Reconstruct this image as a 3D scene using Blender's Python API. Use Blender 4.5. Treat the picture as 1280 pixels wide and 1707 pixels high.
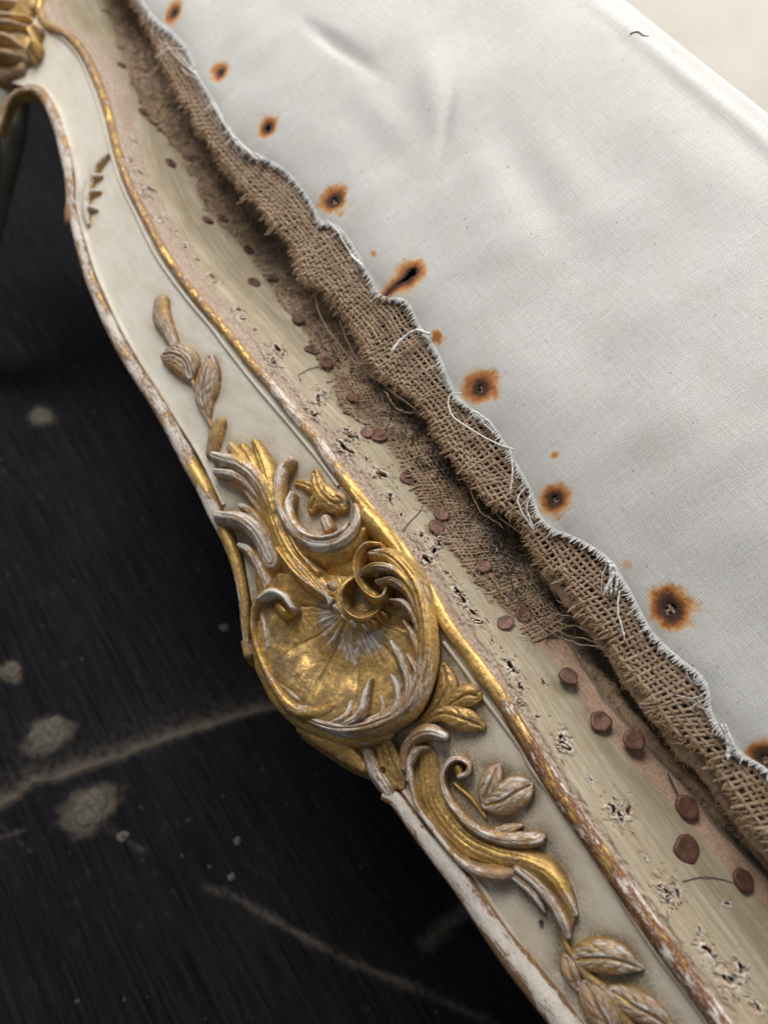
import bpy, math, random
import numpy as np
from mathutils import Matrix, Vector

random.seed(7); RNG = np.random.default_rng(7)
sc = bpy.context.scene
for o in list(bpy.data.objects): bpy.data.objects.remove(o)

# ------------------------------------------------------------------ geometry of the view
# Work frame: a = along the seat rail, q = across it (towards the seat), h = out of it. Unit 1/U metres.
F = 1183.0; D0 = 1183.0; U = 0.000279
TH = math.radians(22); PHI = math.radians(30)
E1 = np.array([0.553, -0.833]); E1 /= np.linalg.norm(E1)
AX = np.array([E1[0]*math.cos(TH), E1[1]*math.cos(TH), math.sin(TH)])
QX = np.array([-E1[1], E1[0], 0.0])
NX = np.cross(AX, QX)
O0 = np.array([0, 0, -D0])
CAM = np.array([-O0 @ AX, -O0 @ QX, -O0 @ NX])             # camera in (a,q,h)
cP, sP = math.cos(PHI), math.sin(PHI)
def W(p):                                                   # (a,q,h) -> world metres, Z up
    p = np.asarray(p, float)
    return np.stack([p[..., 0], p[..., 1]*cP - p[..., 2]*sP, p[..., 2]*cP + p[..., 1]*sP], -1)*U
def ray(px, py):
    px = np.asarray(px, float); py = np.asarray(py, float)
    d = np.stack([(px-640)/F, -(py-853.5)/F, -np.ones_like(px)], -1)
    return np.stack([d @ AX, d @ QX, d @ NX], -1)
def atH(px, py, h):                                         # photo point -> (a,q,h) on the level h
    d = ray(px, py); t = (np.asarray(h, float) - CAM[2])/d[..., 2]
    return CAM + d*t[..., None]

# ------------------------------------------------------------------ camera, light, exposure
cam = bpy.data.cameras.new('Camera'); cam_o = bpy.data.objects.new('Camera', cam); sc.collection.objects.link(cam_o)
Rw = np.stack([W(np.array([v @ AX, v @ QX, v @ NX]))/U for v in np.eye(3)], 1)
cam_o.matrix_world = Matrix.Translation(Vector(W(CAM))) @ Matrix(Rw.tolist()).to_4x4()
cam.sensor_fit = 'HORIZONTAL'; cam.sensor_width = 36; cam.lens = 36*F/1280
cam.clip_start = 0.01; cam.clip_end = 50
cam.dof.use_dof = True; cam.dof.focus_distance = 0.315; cam.dof.aperture_fstop = 7.0
sc.camera = cam_o

wd = bpy.data.worlds.new('World'); sc.world = wd; wd.use_nodes = True
bg = wd.node_tree.nodes['Background']; bg.inputs[0].default_value = (0.95, 0.97, 1.0, 1); bg.inputs[1].default_value = 0.16
def area(name, loc, target, size, sy, power, col):
    l = bpy.data.lights.new(name, 'AREA'); l.shape = 'RECTANGLE'; l.size = size; l.size_y = sy; l.energy = power; l.color = col
    o = bpy.data.objects.new(name, l); sc.collection.objects.link(o); o.location = loc
    o.rotation_euler = (Vector(target)-Vector(loc)).to_track_quat('-Z', 'Y').to_euler(); return o
area('window_light', (-0.85, -0.12, 1.10), (0, 0, 0), 0.7, 0.55, 17, (1.0, 0.975, 0.94))
area('rear_window_light', (-0.10, 0.95, 0.95), (0, 0, 0), 1.0, 0.5, 18.5, (1.0, 0.985, 0.96))
vs = sc.view_settings; vs.view_transform = 'Standard'; vs.look = 'None'; vs.exposure = 0.12; vs.gamma = 1; vs.use_curve_mapping = False
sc.render.engine = 'CYCLES'; sc.cycles.use_denoising = True
sc.cycles.max_bounces = 6

# ------------------------------------------------------------------ small helpers
def s2l(*c): return tuple((x/12.92 if x <= .04045 else ((x+.055)/1.055)**2.4) for x in [v/255 for v in c]) + (1,)
def vnoise(x, y, seed=0):
    xi = np.floor(x).astype(np.int64); yi = np.floor(y).astype(np.int64); fx = x-xi; fy = y-yi
    fx = fx*fx*(3-2*fx); fy = fy*fy*(3-2*fy)
    def hsh(i, j):
        n = (i*374761393 + j*668265263 + seed*974711) & 0xffffffff
        n = ((n ^ (n >> 13))*1274126177) & 0xffffffff
        return ((n ^ (n >> 16)) & 0xffff)/65535.0
    return (hsh(xi, yi)*(1-fx)+hsh(xi+1, yi)*fx)*(1-fy) + (hsh(xi, yi+1)*(1-fx)+hsh(xi+1, yi+1)*fx)*fy
def fbm(x, y, seed=0, o=4):
    s = 0; a = .5
    for k in range(o): s = s + a*(vnoise(x, y, seed+k*13)-.5); x = x*2.03; y = y*2.03; a *= .5
    return s*2
def smooth(e0, e1, x):
    t = np.clip((x-e0)/(e1-e0), 0, 1); return t*t*(3-2*t)
def cr(P, n):                                               # Catmull-Rom through rows of P, n samples by chord length
    P = np.asarray(P, float)
    if len(P) == 2: t = np.linspace(0, 1, n)[:, None]; return P[0]*(1-t)+P[1]*t
    L = np.r_[0, np.cumsum(np.sqrt(np.linalg.norm(np.diff(P[:, :2], axis=0), axis=1))+1e-6)]
    Q = np.vstack([2*P[0]-P[1], P, 2*P[-1]-P[-2]])
    M = np.zeros_like(P)
    for i in range(len(P)):
        l0 = L[max(i-1, 0)]; l1 = L[min(i+1, len(P)-1)]
        M[i] = (P[min(i+1, len(P)-1)]-P[max(i-1, 0)])/(l1-l0)
    d = np.linspace(0, L[-1], n*4); k = np.clip(np.searchsorted(L, d, 'right')-1, 0, len(P)-2)
    h = (L[k+1]-L[k])[:, None]; t = ((d-L[k])[:, None])/h
    R = (2*t**3-3*t**2+1)*P[k] + (t**3-2*t**2+t)*h*M[k] + (-2*t**3+3*t**2)*P[k+1] + (t**3-t**2)*h*M[k+1]
    A = np.r_[0, np.cumsum(np.linalg.norm(np.diff(R[:, :2], axis=0), axis=1))]
    u = np.linspace(0, A[-1], n)
    return np.stack([np.interp(u, A, R[:, j]) for j in range(R.shape[1])], 1)

def mesh_obj(name, verts, faces, mat, parent=None, attrs=None, smooth_=True):
    """verts in (a,q,h); one mesh object whose origin is its own middle"""
    v = W(verts); org = (v.min(0)+v.max(0))/2
    me = bpy.data.meshes.new(name); v = v-org
    faces = np.asarray(faces) if not isinstance(faces, list) else faces
    if isinstance(faces, np.ndarray):
        k = faces.shape[1]; me.vertices.add(len(v)); me.vertices.foreach_set('co', v.astype(np.float32).ravel())
        me.loops.add(faces.size); me.loops.foreach_set('vertex_index', faces.astype(np.int32).ravel())
        me.polygons.add(len(faces)); me.polygons.foreach_set('loop_start', (np.arange(len(faces))*k).astype(np.int32))
        me.update(calc_edges=True)
    else: me.from_pydata(v.tolist(), [], faces)
    if smooth_: me.polygons.foreach_set('use_smooth', np.ones(len(me.polygons), bool))
    for k_, arr in (attrs or {}).items():
        arr = np.asarray(arr, np.float32)
        if arr.ndim == 1: at = me.attributes.new(k_, 'FLOAT', 'POINT'); at.data.foreach_set('value', arr)
        elif arr.shape[1] == 3: at = me.attributes.new(k_, 'FLOAT_VECTOR', 'POINT'); at.data.foreach_set('vector', arr.ravel())
        else: at = me.attributes.new(k_, 'FLOAT_COLOR', 'POINT'); at.data.foreach_set('color', arr.ravel())
    me.materials.append(mat); me.validate(); me.update()
    o = bpy.data.objects.new(name, me); sc.collection.objects.link(o); o.location = org
    if parent: o.parent = parent; o.location = Vector(org)-wloc(parent)
    return o
def wloc(o):
    v = Vector(o.location)
    while o.parent: o = o.parent; v += Vector(o.location)
    return v
def empty(name, p):
    o = bpy.data.objects.new(name, None); o.empty_display_size = .02; sc.collection.objects.link(o); o.location = W(np.array(p, float)); return o
def tag(o, label, cat, group=None, kind=None):
    o['label'] = label; o['category'] = cat
    if group: o['group'] = group
    if kind: o['kind'] = kind
    return o
def grid_faces(nu, nv, keep=None):
    i = np.arange(nu*nv).reshape(nu, nv)
    f = np.stack([i[:-1, :-1], i[1:, :-1], i[1:, 1:], i[:-1, 1:]], -1).reshape(-1, 4)
    return f if keep is None else f[keep.ravel()]
def compact(verts, faces, attrs):
    used = np.zeros(len(verts), bool); used[faces.ravel()] = True
    m = np.cumsum(used)-1
    return verts[used], m[faces], {k: v[used] for k, v in attrs.items()}
def tubes(paths, radii, sides=5, extra=None):
    """many tubes in one mesh: paths list of (n,3) in (a,q,h)"""
    V = []; Fc = []; T = []; off = 0
    for k, P in enumerate(paths):
        P = np.asarray(P, float); n = len(P)
        tg = np.gradient(P, axis=0); tg /= np.linalg.norm(tg, axis=1)[:, None]+1e-9
        up = np.array([0, 0, 1.0]); l = np.cross(tg, up); ln = np.linalg.norm(l, axis=1)[:, None]
        l = np.where(ln > 1e-3, l/(ln+1e-9), np.array([1, 0, 0])); b = np.cross(l, tg)
        r = np.broadcast_to(np.asarray(radii[k], float), (n,))
        an = np.arange(sides)/sides*2*math.pi
        ring = P[:, None]+r[:, None, None]*(np.cos(an)[None, :, None]*l[:, None]+np.sin(an)[None, :, None]*b[:, None])
        V.append(ring.reshape(-1, 3))
        i = np.arange(n*sides).reshape(n, sides)+off; j = np.roll(i, -1, 1)
        Fc.append(np.stack([i[:-1], i[1:], j[1:], j[:-1]], -1).reshape(-1, 4)); off += n*sides
        T.append(np.full(n*sides, extra[k] if extra is not None else random.random()))
    return np.vstack(V), np.vstack(Fc), np.concatenate(T)

# ------------------------------------------------------------------ materials
class NT:
    def __init__(s, name):
        s.m = bpy.data.materials.new(name); s.m.use_nodes = True; s.t = s.m.node_tree; s.b = s.t.nodes['Principled BSDF']
    def n(s, typ, **kw):
        o = s.t.nodes.new(typ)
        for k, v in kw.items(): setattr(o, k, v)
        return o
    def put(s, sock, v):
        if isinstance(v, bpy.types.NodeSocket): s.t.links.new(v, sock)
        elif v is not None: sock.default_value = v
    def math(s, op, a, b=None, c=None, clamp=False):
        o = s.n('ShaderNodeMath', operation=op, use_clamp=clamp)
        for i, v in enumerate((a, b, c)): s.put(o.inputs[i], v) if v is not None else None
        return o.outputs[0]
    def ramp(s, x, a, b, lo=0., hi=1.):
        o = s.n('ShaderNodeMapRange', interpolation_type='SMOOTHSTEP'); s.put(o.inputs[0], x)
        for i, v in zip((1, 2, 3, 4), (a, b, lo, hi)): s.put(o.inputs[i], v)
        return o.outputs[0]
    def mix(s, f, a, b, mode='MIX'):
        o = s.n('ShaderNodeMix', data_type='RGBA', blend_type=mode)
        s.put(o.inputs[0], f); s.put(o.inputs[6], a); s.put(o.inputs[7], b); return o.outputs[2]
    def attr(s, name): return s.n('ShaderNodeAttribute', attribute_name=name)
    def vec(s, v, sx, sy, sz):
        o = s.n('ShaderNodeVectorMath', operation='MULTIPLY'); s.put(o.inputs[0], v); o.inputs[1].default_value = (sx, sy, sz); return o.outputs[0]
    def noise(s, v, scale=1., detail=4., rough=.55, out=0):
        o = s.n('ShaderNodeTexNoise'); s.put(o.inputs['Vector'], v); o.inputs['Scale'].default_value = scale
        o.inputs['Detail'].default_value = detail; o.inputs['Roughness'].default_value = rough; return o.outputs[out]
    def sep(s, c):
        o = s.n('ShaderNodeSeparateColor'); s.put(o.inputs[0], c); return o.outputs
    def bump(s, h, strength=.3, dist=.0005, normal=None):
        o = s.n('ShaderNodeBump'); o.inputs['Strength'].default_value = strength; o.inputs['Distance'].default_value = dist
        s.put(o.inputs['Height'], h)
        if normal: s.put(o.inputs['Normal'], normal)
        return o.outputs[0]
    def obj(s): return s.n('ShaderNodeTexCoord').outputs['Object']
    def set(s, **kw):
        for k, v in kw.items(): s.put(s.b.inputs[k.replace('_', ' ')], v)
        return s.m

def mat_gilt():
    """old water gilding: leaf over red-brown bole over white gesso, rubbed through along the carving"""
    k = NT('gilded_gesso'); fl = k.attr('flow').outputs['Vector']; at = k.attr('msk'); r, g, b = k.sep(at.outputs['Color'])[:3]; al = at.outputs['Alpha']
    st = k.noise(k.vec(fl, .045, .34, 1), 1, 5, .62); st2 = k.noise(k.vec(fl, .11, .75, 1), 1, 3, .5)
    sp = k.noise(k.vec(fl, .2, .2, 1), 1, 5, .65); big = k.noise(k.vec(fl, .025, .03, 1), 1, 3, .5)
    m = k.math('ADD', r, k.math('MULTIPLY', k.math('SUBTRACT', st, .5), 1.7))
    m = k.math('ADD', m, k.math('MULTIPLY', k.math('SUBTRACT', st2, .5), .7))
    m = k.math('ADD', m, k.math('ADD', k.math('MULTIPLY', k.math('SUBTRACT', big, .5), 1.1), k.math('MULTIPLY', k.math('SUBTRACT', sp, .5), .6)))
    mb = k.math('ADD', m, k.math('MULTIPLY', g, .8))
    bole = k.ramp(mb, .38, .50); gess = k.ramp(m, .54, .60)
    rg_ = k.math('SUBTRACT', 1, k.math('MULTIPLY', k.math('ABSOLUTE', k.math('SUBTRACT', k.noise(k.vec(fl, .06, .30, 1), 1, 4, .65), .5)), 10), clamp=True)
    gess = k.math('MAXIMUM', gess, k.math('MULTIPLY', k.ramp(rg_, .5, .95, 0, .8), k.ramp(m, .30, .50)))
    gold = k.mix(k.ramp(sp, .25, .75), s2l(184, 145, 78), s2l(243, 206, 130))
    gold = k.mix(k.ramp(big, .35, .7, 0, .55), gold, s2l(142, 106, 56))
    bcol = k.mix(al, k.mix(sp, s2l(138, 106, 76), s2l(190, 156, 122)), k.mix(sp, s2l(84, 52, 28), s2l(132, 84, 50)))
    wcol = k.mix(st2, s2l(182, 170, 158), s2l(232, 226, 218))
    c = k.mix(bole, gold, bcol); c = k.mix(gess, c, wcol)
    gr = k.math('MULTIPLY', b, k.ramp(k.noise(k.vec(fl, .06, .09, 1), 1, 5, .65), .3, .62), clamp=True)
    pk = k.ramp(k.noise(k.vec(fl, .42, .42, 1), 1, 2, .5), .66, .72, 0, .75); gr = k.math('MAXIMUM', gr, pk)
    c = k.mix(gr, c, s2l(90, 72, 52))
    inv = k.math('SUBTRACT', 1, k.math('MAXIMUM', k.math('MAXIMUM', bole, gess), gr))
    met = k.math('MULTIPLY', inv, .64)
    ro = k.math('ADD', k.math('MULTIPLY', k.math('SUBTRACT', 1, inv), .4), k.ramp(sp, .3, .8, .36, .56))
    hgt = k.math('ADD', k.math('MULTIPLY', sp, .6), k.math('SUBTRACT', k.math('MULTIPLY', st2, .5), k.math('MULTIPLY', bole, .5)))
    hgt = k.math('ADD', hgt, k.math('MULTIPLY', gess, -.3))
    return k.set(Base_Color=c, Metallic=met, Roughness=ro, Normal=k.bump(hgt, .38, .0004))
def mat_panel():
    k = NT('cream_paint'); fl = k.attr('flow').outputs['Vector']; at = k.attr('msk'); r, g, b = k.sep(at.outputs['Color'])[:3]
    br = k.noise(k.vec(fl, .012, .22, 1), 1, 5, .6); bl = k.noise(k.vec(fl, .012, .02, 1), 1, 4, .6); fi = k.noise(k.vec(fl, .25, .3, 1), 1, 4, .6)
    c = k.mix(br, s2l(222, 215, 200), s2l(241, 236, 225)); c = k.mix(k.ramp(bl, .35, .75, 0, .5), c, s2l(222, 208, 184))
    w = k.math('ADD', k.math('MULTIPLY', g, .55), k.math('MULTIPLY', k.math('SUBTRACT', bl, .5), .5), clamp=True)
    c = k.mix(w, c, s2l(196, 180, 154))
    gr = k.math('MULTIPLY', r, k.ramp(k.math('ADD', k.math('MULTIPLY', bl, .6), k.math('MULTIPLY', fi, .4)), .28, .62), clamp=True)
    c = k.mix(gr, c, s2l(112, 99, 80))
    sp = k.ramp(k.noise(k.vec(fl, .5, .5, 1), 1, 2, .5), .70, .76); sp = k.math('MULTIPLY', sp, g)
    c = k.mix(sp, c, s2l(100, 88, 72))
    return k.set(Base_Color=c, Roughness=.48, Normal=k.bump(k.math('ADD', k.math('MULTIPLY', br, .8), k.math('MULTIPLY', fi, .25)), .3, .0004))
def mat_ledge():
    k = NT('worn_olive_paint'); fl = k.attr('flow').outputs['Vector']; at = k.attr('msk'); r, g, b = k.sep(at.outputs['Color'])[:3]; al = at.outputs['Alpha']
    br = k.ramp(k.noise(k.vec(fl, .007, .16, 1), 1, 6, .68), .28, .72); bl = k.noise(k.vec(fl, .015, .03, 1), 1, 5, .65); fi = k.noise(k.vec(fl, .2, .32, 1), 1, 5, .7)
    gv = k.noise(k.vec(fl, .03, .5, 1), 1, 3, .6)
    c = k.mix(br, s2l(146, 133, 109), s2l(184, 172, 149)); c = k.mix(k.ramp(bl, .35, .7, 0, .55), c, s2l(150, 131, 102))
    c = k.mix(k.ramp(fi, .62, .75, 0, .35), c, s2l(214, 205, 188))
    ln = k.ramp(k.noise(k.vec(fl, .012, .75, 1), 1, 3, .6), .60, .70, 0, .55); c = k.mix(ln, c, s2l(128, 112, 88))
    c = k.mix(k.ramp(k.noise(k.vec(fl, .09, .12, 1), 1, 3, .6), .70, .76, 0, .5), c, s2l(116, 98, 78))
    wood = k.mix(gv, s2l(158, 126, 104), s2l(206, 178, 158)); gess = k.mix(fi, s2l(164, 150, 136), s2l(222, 214, 204))
    # band along the bead: dirty gesso and bare wood
    e = k.ramp(k.math('ADD', b, k.math('MULTIPLY', k.math('SUBTRACT', k.noise(k.vec(fl, .03, .16, 1), 1, 5, .65), .5), .9)), .42, .56)
    ec = k.mix(k.ramp(fi, .35, .65), s2l(124, 104, 86), s2l(182, 164, 146)); ec = k.mix(k.ramp(gv, .55, .7, 0, .7), ec, s2l(206, 196, 186))
    ec = k.mix(k.ramp(br, .5, .7, 0, .6), ec, s2l(146, 124, 104))
    c = k.mix(e, c, ec)
    wm = k.ramp(k.math('ADD', g, k.math('MULTIPLY', k.math('SUBTRACT', fi, .5), .7)), .42, .54)
    gm = k.ramp(k.math('ADD', r, k.math('MULTIPLY', k.math('SUBTRACT', fi, .5), .5)), .42, .52)
    c = k.mix(gm, c, gess); c = k.mix(wm, c, wood)
    c = k.mix(k.math('MULTIPLY', al, .9), c, s2l(46, 34, 28))
    hg = k.math('ADD', k.math('MULTIPLY', br, .7), k.math('MULTIPLY', fi, .5)); hg = k.math('ADD', hg, k.math('MULTIPLY', k.math('ADD', wm, e), -.5))
    return k.set(Base_Color=c, Roughness=.62, Normal=k.bump(hg, .6, .0005))
def mat_inner():
    k = NT('bare_beech'); fl = k.attr('flow').outputs['Vector']; r = k.attr('msk').outputs['Fac']
    at = k.attr('msk'); r, g, b = k.sep(at.outputs['Color'])[:3]
    gv = k.noise(k.vec(fl, .05, .5, 1), 1, 4, .6); bl = k.noise(k.vec(fl, .03, .04, 1), 1, 4, .6)
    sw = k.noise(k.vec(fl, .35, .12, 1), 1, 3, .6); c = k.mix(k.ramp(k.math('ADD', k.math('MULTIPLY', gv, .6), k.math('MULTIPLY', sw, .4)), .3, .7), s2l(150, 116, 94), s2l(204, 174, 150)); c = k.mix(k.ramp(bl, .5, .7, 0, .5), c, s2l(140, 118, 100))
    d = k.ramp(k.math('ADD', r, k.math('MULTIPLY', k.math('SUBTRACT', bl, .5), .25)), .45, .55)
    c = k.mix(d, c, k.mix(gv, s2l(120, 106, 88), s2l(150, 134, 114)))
    return k.set(Base_Color=c, Roughness=.75, Normal=k.bump(k.math('ADD', gv, sw), .6, .0006))
def mat_cloth():
    k = NT('white_cotton'); fl = k.attr('flow').outputs['Vector']; at = k.attr('msk'); r, g, b = k.sep(at.outputs['Color'])[:3]
    sx = k.n('ShaderNodeSeparateXYZ'); k.put(sx.inputs[0], fl)
    u = sx.outputs[0]; v = sx.outputs[1]
    wu = k.math('SINE', k.math('MULTIPLY', k.math('ADD', k.math('MULTIPLY', u, .82), k.math('MULTIPLY', v, .57)), 1.75))
    wv = k.math('SINE', k.math('MULTIPLY', k.math('SUBTRACT', k.math('MULTIPLY', v, .82), k.math('MULTIPLY', u, .57)), 1.75))
    wv_ = k.math('MULTIPLY', wu, wv)
    sl1 = k.noise(k.vec(fl, .4, .02, 1), 1, 3, .6); sl2 = k.noise(k.vec(fl, .02, .4, 1), 1, 3, .6); bl = k.noise(k.vec(fl, .008, .008, 1), 1, 5, .6)
    c = k.mix(k.ramp(k.math('MULTIPLY', k.math('ADD', sl1, sl2), .5), .3, .7), s2l(198, 196, 191), s2l(220, 219, 216))
    c = k.mix(k.ramp(bl, .45, .75, 0, .35), c, s2l(198, 191, 180))
    c = k.mix(k.ramp(k.noise(k.vec(fl, .03, .05, 1), 1, 5, .7), .55, .75, 0, .2), c, s2l(176, 172, 166))
    c = k.mix(k.ramp(wv_, -1, 1, .0, .26), c, s2l(150, 148, 144))
    sp = k.ramp(k.noise(k.vec(fl, .11, .11, 1), 1, 2, .5), .70, .76, 0, .6); c = k.mix(sp, c, s2l(128, 118, 108))
    yy = k.math('ADD', r, k.math('MULTIPLY', wv_, k.math('MULTIPLY', k.ramp(r, .01, .2), .12)))
    yy = k.math('ADD', yy, k.math('MULTIPLY', k.math('SUBTRACT', k.noise(k.vec(fl, .16, .16, 1), 1, 4, .7), .5), k.math('MULTIPLY', k.ramp(r, .02, .3), .3)))
    rc = k.n('ShaderNodeValToRGB'); k.put(rc.inputs[0], yy); el = rc.color_ramp.elements
    el[0].position = 0.0; el[0].color = s2l(222, 196, 158); el[1].position = 1; el[1].color = s2l(48, 26, 16)
    for p_, c_ in ((.28, (204, 156, 100)), (.45, (182, 112, 50)), (.68, (128, 74, 34)), (.85, (74, 44, 26))):
        q_ = el.new(p_); q_.color = s2l(*c_)
    c = k.mix(k.ramp(yy, .04, .3), c, rc.outputs[0])
    hg = k.math('ADD', k.math('MULTIPLY', wv_, .8), k.math('ADD', sl1, sl2))
    k.set(Base_Color=c, Roughness=.85, Normal=k.bump(hg, .5, .00035), Sheen_Weight=.15)
    return k.m
def mat_yarn(name, c0, c1, c2, rough=.9):
    k = NT(name); t = k.attr('tone').outputs['Fac']; ob = k.obj()
    n = k.noise(ob, 900, 4, .65); n2 = k.noise(ob, 60, 3, .6)
    c = k.mix(k.math('ADD', k.math('MULTIPLY', t, .6), k.math('MULTIPLY', n, .4)), s2l(*c0), s2l(*c1)); c = k.mix(k.ramp(n2, .45, .75, 0, .6), c, s2l(*c2))
    return k.set(Base_Color=c, Roughness=rough, Normal=k.bump(n, .8, .0005))
def mat_tack():
    k = NT('rusty_iron'); ob = k.obj(); n = k.noise(ob, 420, 5, .65); n2 = k.noise(ob, 1500, 3, .6); t = k.n('ShaderNodeObjectInfo').outputs['Random']
    c = k.mix(k.ramp(n, .3, .7), s2l(74, 48, 38), s2l(130, 92, 74)); c = k.mix(k.ramp(n2, .5, .7, 0, .7), c, s2l(58, 34, 28)); c = k.mix(k.ramp(k.noise(ob, 260, 3, .6), .55, .7, 0, .7), c, s2l(128, 72, 36)); c = k.mix(k.ramp(t, .7, .95, 0, .6), c, s2l(104, 56, 28))
    return k.set(Base_Color=c, Roughness=.52, Metallic=.3, Normal=k.bump(k.math('ADD', n, n2), 1., .0007))
def mat_floor():
    k = NT('black_boards'); fl = k.attr('flow').outputs['Vector']; r = k.attr('dust').outputs['Fac']
    gn = k.noise(k.vec(fl, .004, .10, 1), 1, 6, .7); bl = k.noise(k.vec(fl, .004, .006, 1), 1, 4, .6); fi = k.noise(k.vec(fl, .05, .06, 1), 1, 4, .6)
    c = k.mix(k.ramp(gn, .35, .7), s2l(9, 8, 11), s2l(38, 38, 44)); c = k.mix(k.ramp(bl, .4, .75, 0, .5), c, s2l(30, 30, 36))
    sp = k.ramp(k.noise(k.vec(fl, .04, .04, 1), 1, 2, .5), .72, .77, 0, .5); c = k.mix(sp, c, s2l(120, 118, 116))
    sc_ = k.math('MULTIPLY', k.ramp(k.noise(k.vec(fl, .02, .05, 1), 1, 5, .7), .55, .75), k.ramp(bl, .4, .65)); c = k.mix(k.math('MULTIPLY', sc_, .35), c, s2l(92, 90, 92))
    d = k.math('MULTIPLY', r, k.ramp(k.math('ADD', fi, k.math('MULTIPLY', r, .35)), .35, .7), clamp=True)
    c = k.mix(d, c, k.mix(fi, s2l(104, 94, 83), s2l(142, 131, 118)))
    return k.set(Base_Color=c, Roughness=.7, Specular_IOR_Level=.14, Normal=k.bump(k.math('ADD', gn, k.math('MULTIPLY', fi, .3)), .8, .0025))
def mat_plain(name, c0, c1, scale=200, rough=.8, bump=.4, dist=.0006):
    k = NT(name); ob = k.obj(); n = k.noise(ob, scale, 5, .65)
    return k.set(Base_Color=k.mix(k.ramp(n, .3, .7), s2l(*c0), s2l(*c1)), Roughness=rough, Normal=k.bump(n, bump, dist))
M_G = mat_gilt(); M_P = mat_panel(); M_L = mat_ledge(); M_I = mat_inner(); M_C = mat_cloth(); M_T = mat_tack(); M_F = mat_floor()
M_B = mat_yarn('jute_yarn', (134, 112, 92), (198, 174, 148), (150, 122, 92)); M_B2 = mat_yarn('old_jute', (130, 106, 84), (186, 160, 134), (118, 92, 70))
M_FZ = mat_yarn('jute_fibre', (150, 118, 80), (200, 170, 130), (140, 104, 64)); M_H = mat_yarn('horse_hair', (14, 12, 12), (44, 36, 30), (20, 16, 14), .4)
M_FL = mat_yarn('dusty_wool', (186, 166, 146), (226, 212, 196), (166, 146, 126)); M_W = mat_yarn('cotton_thread', (206, 204, 200), (240, 239, 236), (216, 212, 206)); M_D = mat_plain('hair_wadding', (30, 22, 16), (70, 54, 40), 160, .95, 1, .003)
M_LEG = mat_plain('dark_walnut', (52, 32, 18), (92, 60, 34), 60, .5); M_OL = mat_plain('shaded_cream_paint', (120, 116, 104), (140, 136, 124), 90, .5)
M_PL = mat_plain('plaster', (70, 65, 58), (118, 110, 100), 300, .9, .8); M_BD = mat_plain('pale_sheet', (172, 167, 158), (186, 182, 174), 9, .9, .1)
M_SP = mat_plain('splintered_gesso', (146, 124, 104), (216, 204, 188), 160, .8, .4)
M_WOODPEG = mat_plain('dark_peg', (60, 40, 28), (92, 64, 44), 500)

# ------------------------------------------------------------------ traced run of the rail (photo points)
BEAD = [(40,-60),(62,10),(75,36),(112,56),(142,94),(161,135),(176,180),(191,240),(210,300),(240,360),(270,416),(303,464),(337,506),(378,553),(412,597),(447,637),(487,687),(523,728),(551,769),(588,814),(621,858),(661,907),(706,972),(742,1037),(783,1093),(828,1155),(867,1218),(903,1278),(944,1342),(991,1409),(1038,1479),(1085,1546),(1132,1612),(1186,1686),(1260,1790),(1360,1930)]
BP = cr([(*atH(x, y, 0.)[:2],) for x, y in BEAD], 1200)
def qD(a): return np.interp(a, BP[:, 0], BP[:, 1])
KP = .30
def hp(a, q): return -10 - KP*(qD(a)-q)
def PP(px, py, rel=0.):                                     # photo point lying rel above the panel face -> (a,q,h)
    h = np.full(np.shape(px), -30.) if np.ndim(px) else -30.
    for _ in range(8):
        p = atH(px, py, h); h = hp(p[..., 0], p[..., 1])+rel
    return atH(px, py, h)
def scl(p): # work units per photo pixel at that point
    d = p-CAM; z = -(d[..., 0]*AX[2]+d[..., 1]*QX[2]+d[..., 2]*NX[2]); return z/F
A_ = [(38,158),(60,161),(79,184),(94,221),(103,270),(107,311),(110,345),(118,380),(124,405),(137,456),(156,506),(181,562),(212,619),(247,672),(275,728),(303,787),(320,814),(344,862),(365,903),(381,960),(395,1025),(403,1066),(425,1110),(442,1131),(470,1175),(490,1210),(501,1221),(542,1249),(582,1277),(615,1314),(647,1347),(676,1387),(712,1436),(749,1485),(782,1527),(819,1577),(858,1628),(917,1707),(980,1795),(1080,1930)]
B_ = [(-20,120),(10,132),(45,141),(68,144),(90,169),(109,217),(124,270),(129,304),(130,340),(136,372),(146,405),(158,446),(178,494),(203,547),(237,606),(269,656),(300,706),(337,766),(373,842),(397,895),(409,927),(415,960),(430,1030),(470,1110),(520,1180),(590,1250),(640,1290),(672,1318),(712,1371),(765,1428),(798,1472),(837,1532),(882,1600),(928,1655),(964,1698),(1035,1790),(1135,1925)]
C_ = [(40,-10),(58,40),(85,50),(110,68),(134,98),(152,140),(168,190),(184,250),(202,306),(228,360),(255,416),(285,462),(319,506),(356,550),(381,584),(431,647),(483,708),(527,761),(564,810),(600,858),(645,920),(700,1010),(739,1070),(775,1118),(810,1168),(867,1247),(885,1280),(940,1354),(991,1425),(1034,1499),(1085,1577),(1132,1640),(1171,1694),(1240,1790),(1330,1920)]
def curve_fn(pts, rel, n=1500):
    P = cr([PP(x, y, rel)[:2] for x, y in pts], n)
    o = np.argsort(P[:, 0]); return lambda a: np.interp(a, P[o, 0], P[o, 1])
qA = curve_fn(A_, -20); qB = curve_fn(B_, 0); qC = curve_fn(C_, 0)
SC = lambda a: np.clip(1.0 - a*0.00033, .6, 1.5)            # size falls off along the rail
A0, A1 = PP(-10, 60)[0]-60, PP(1180, 1900)[0]

frame = empty('chair_frame', (0, -150, -700))
tag(frame, 'cream painted and gilded carved chair seat rail with rubbed gold scrollwork', 'chair frame')

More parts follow.
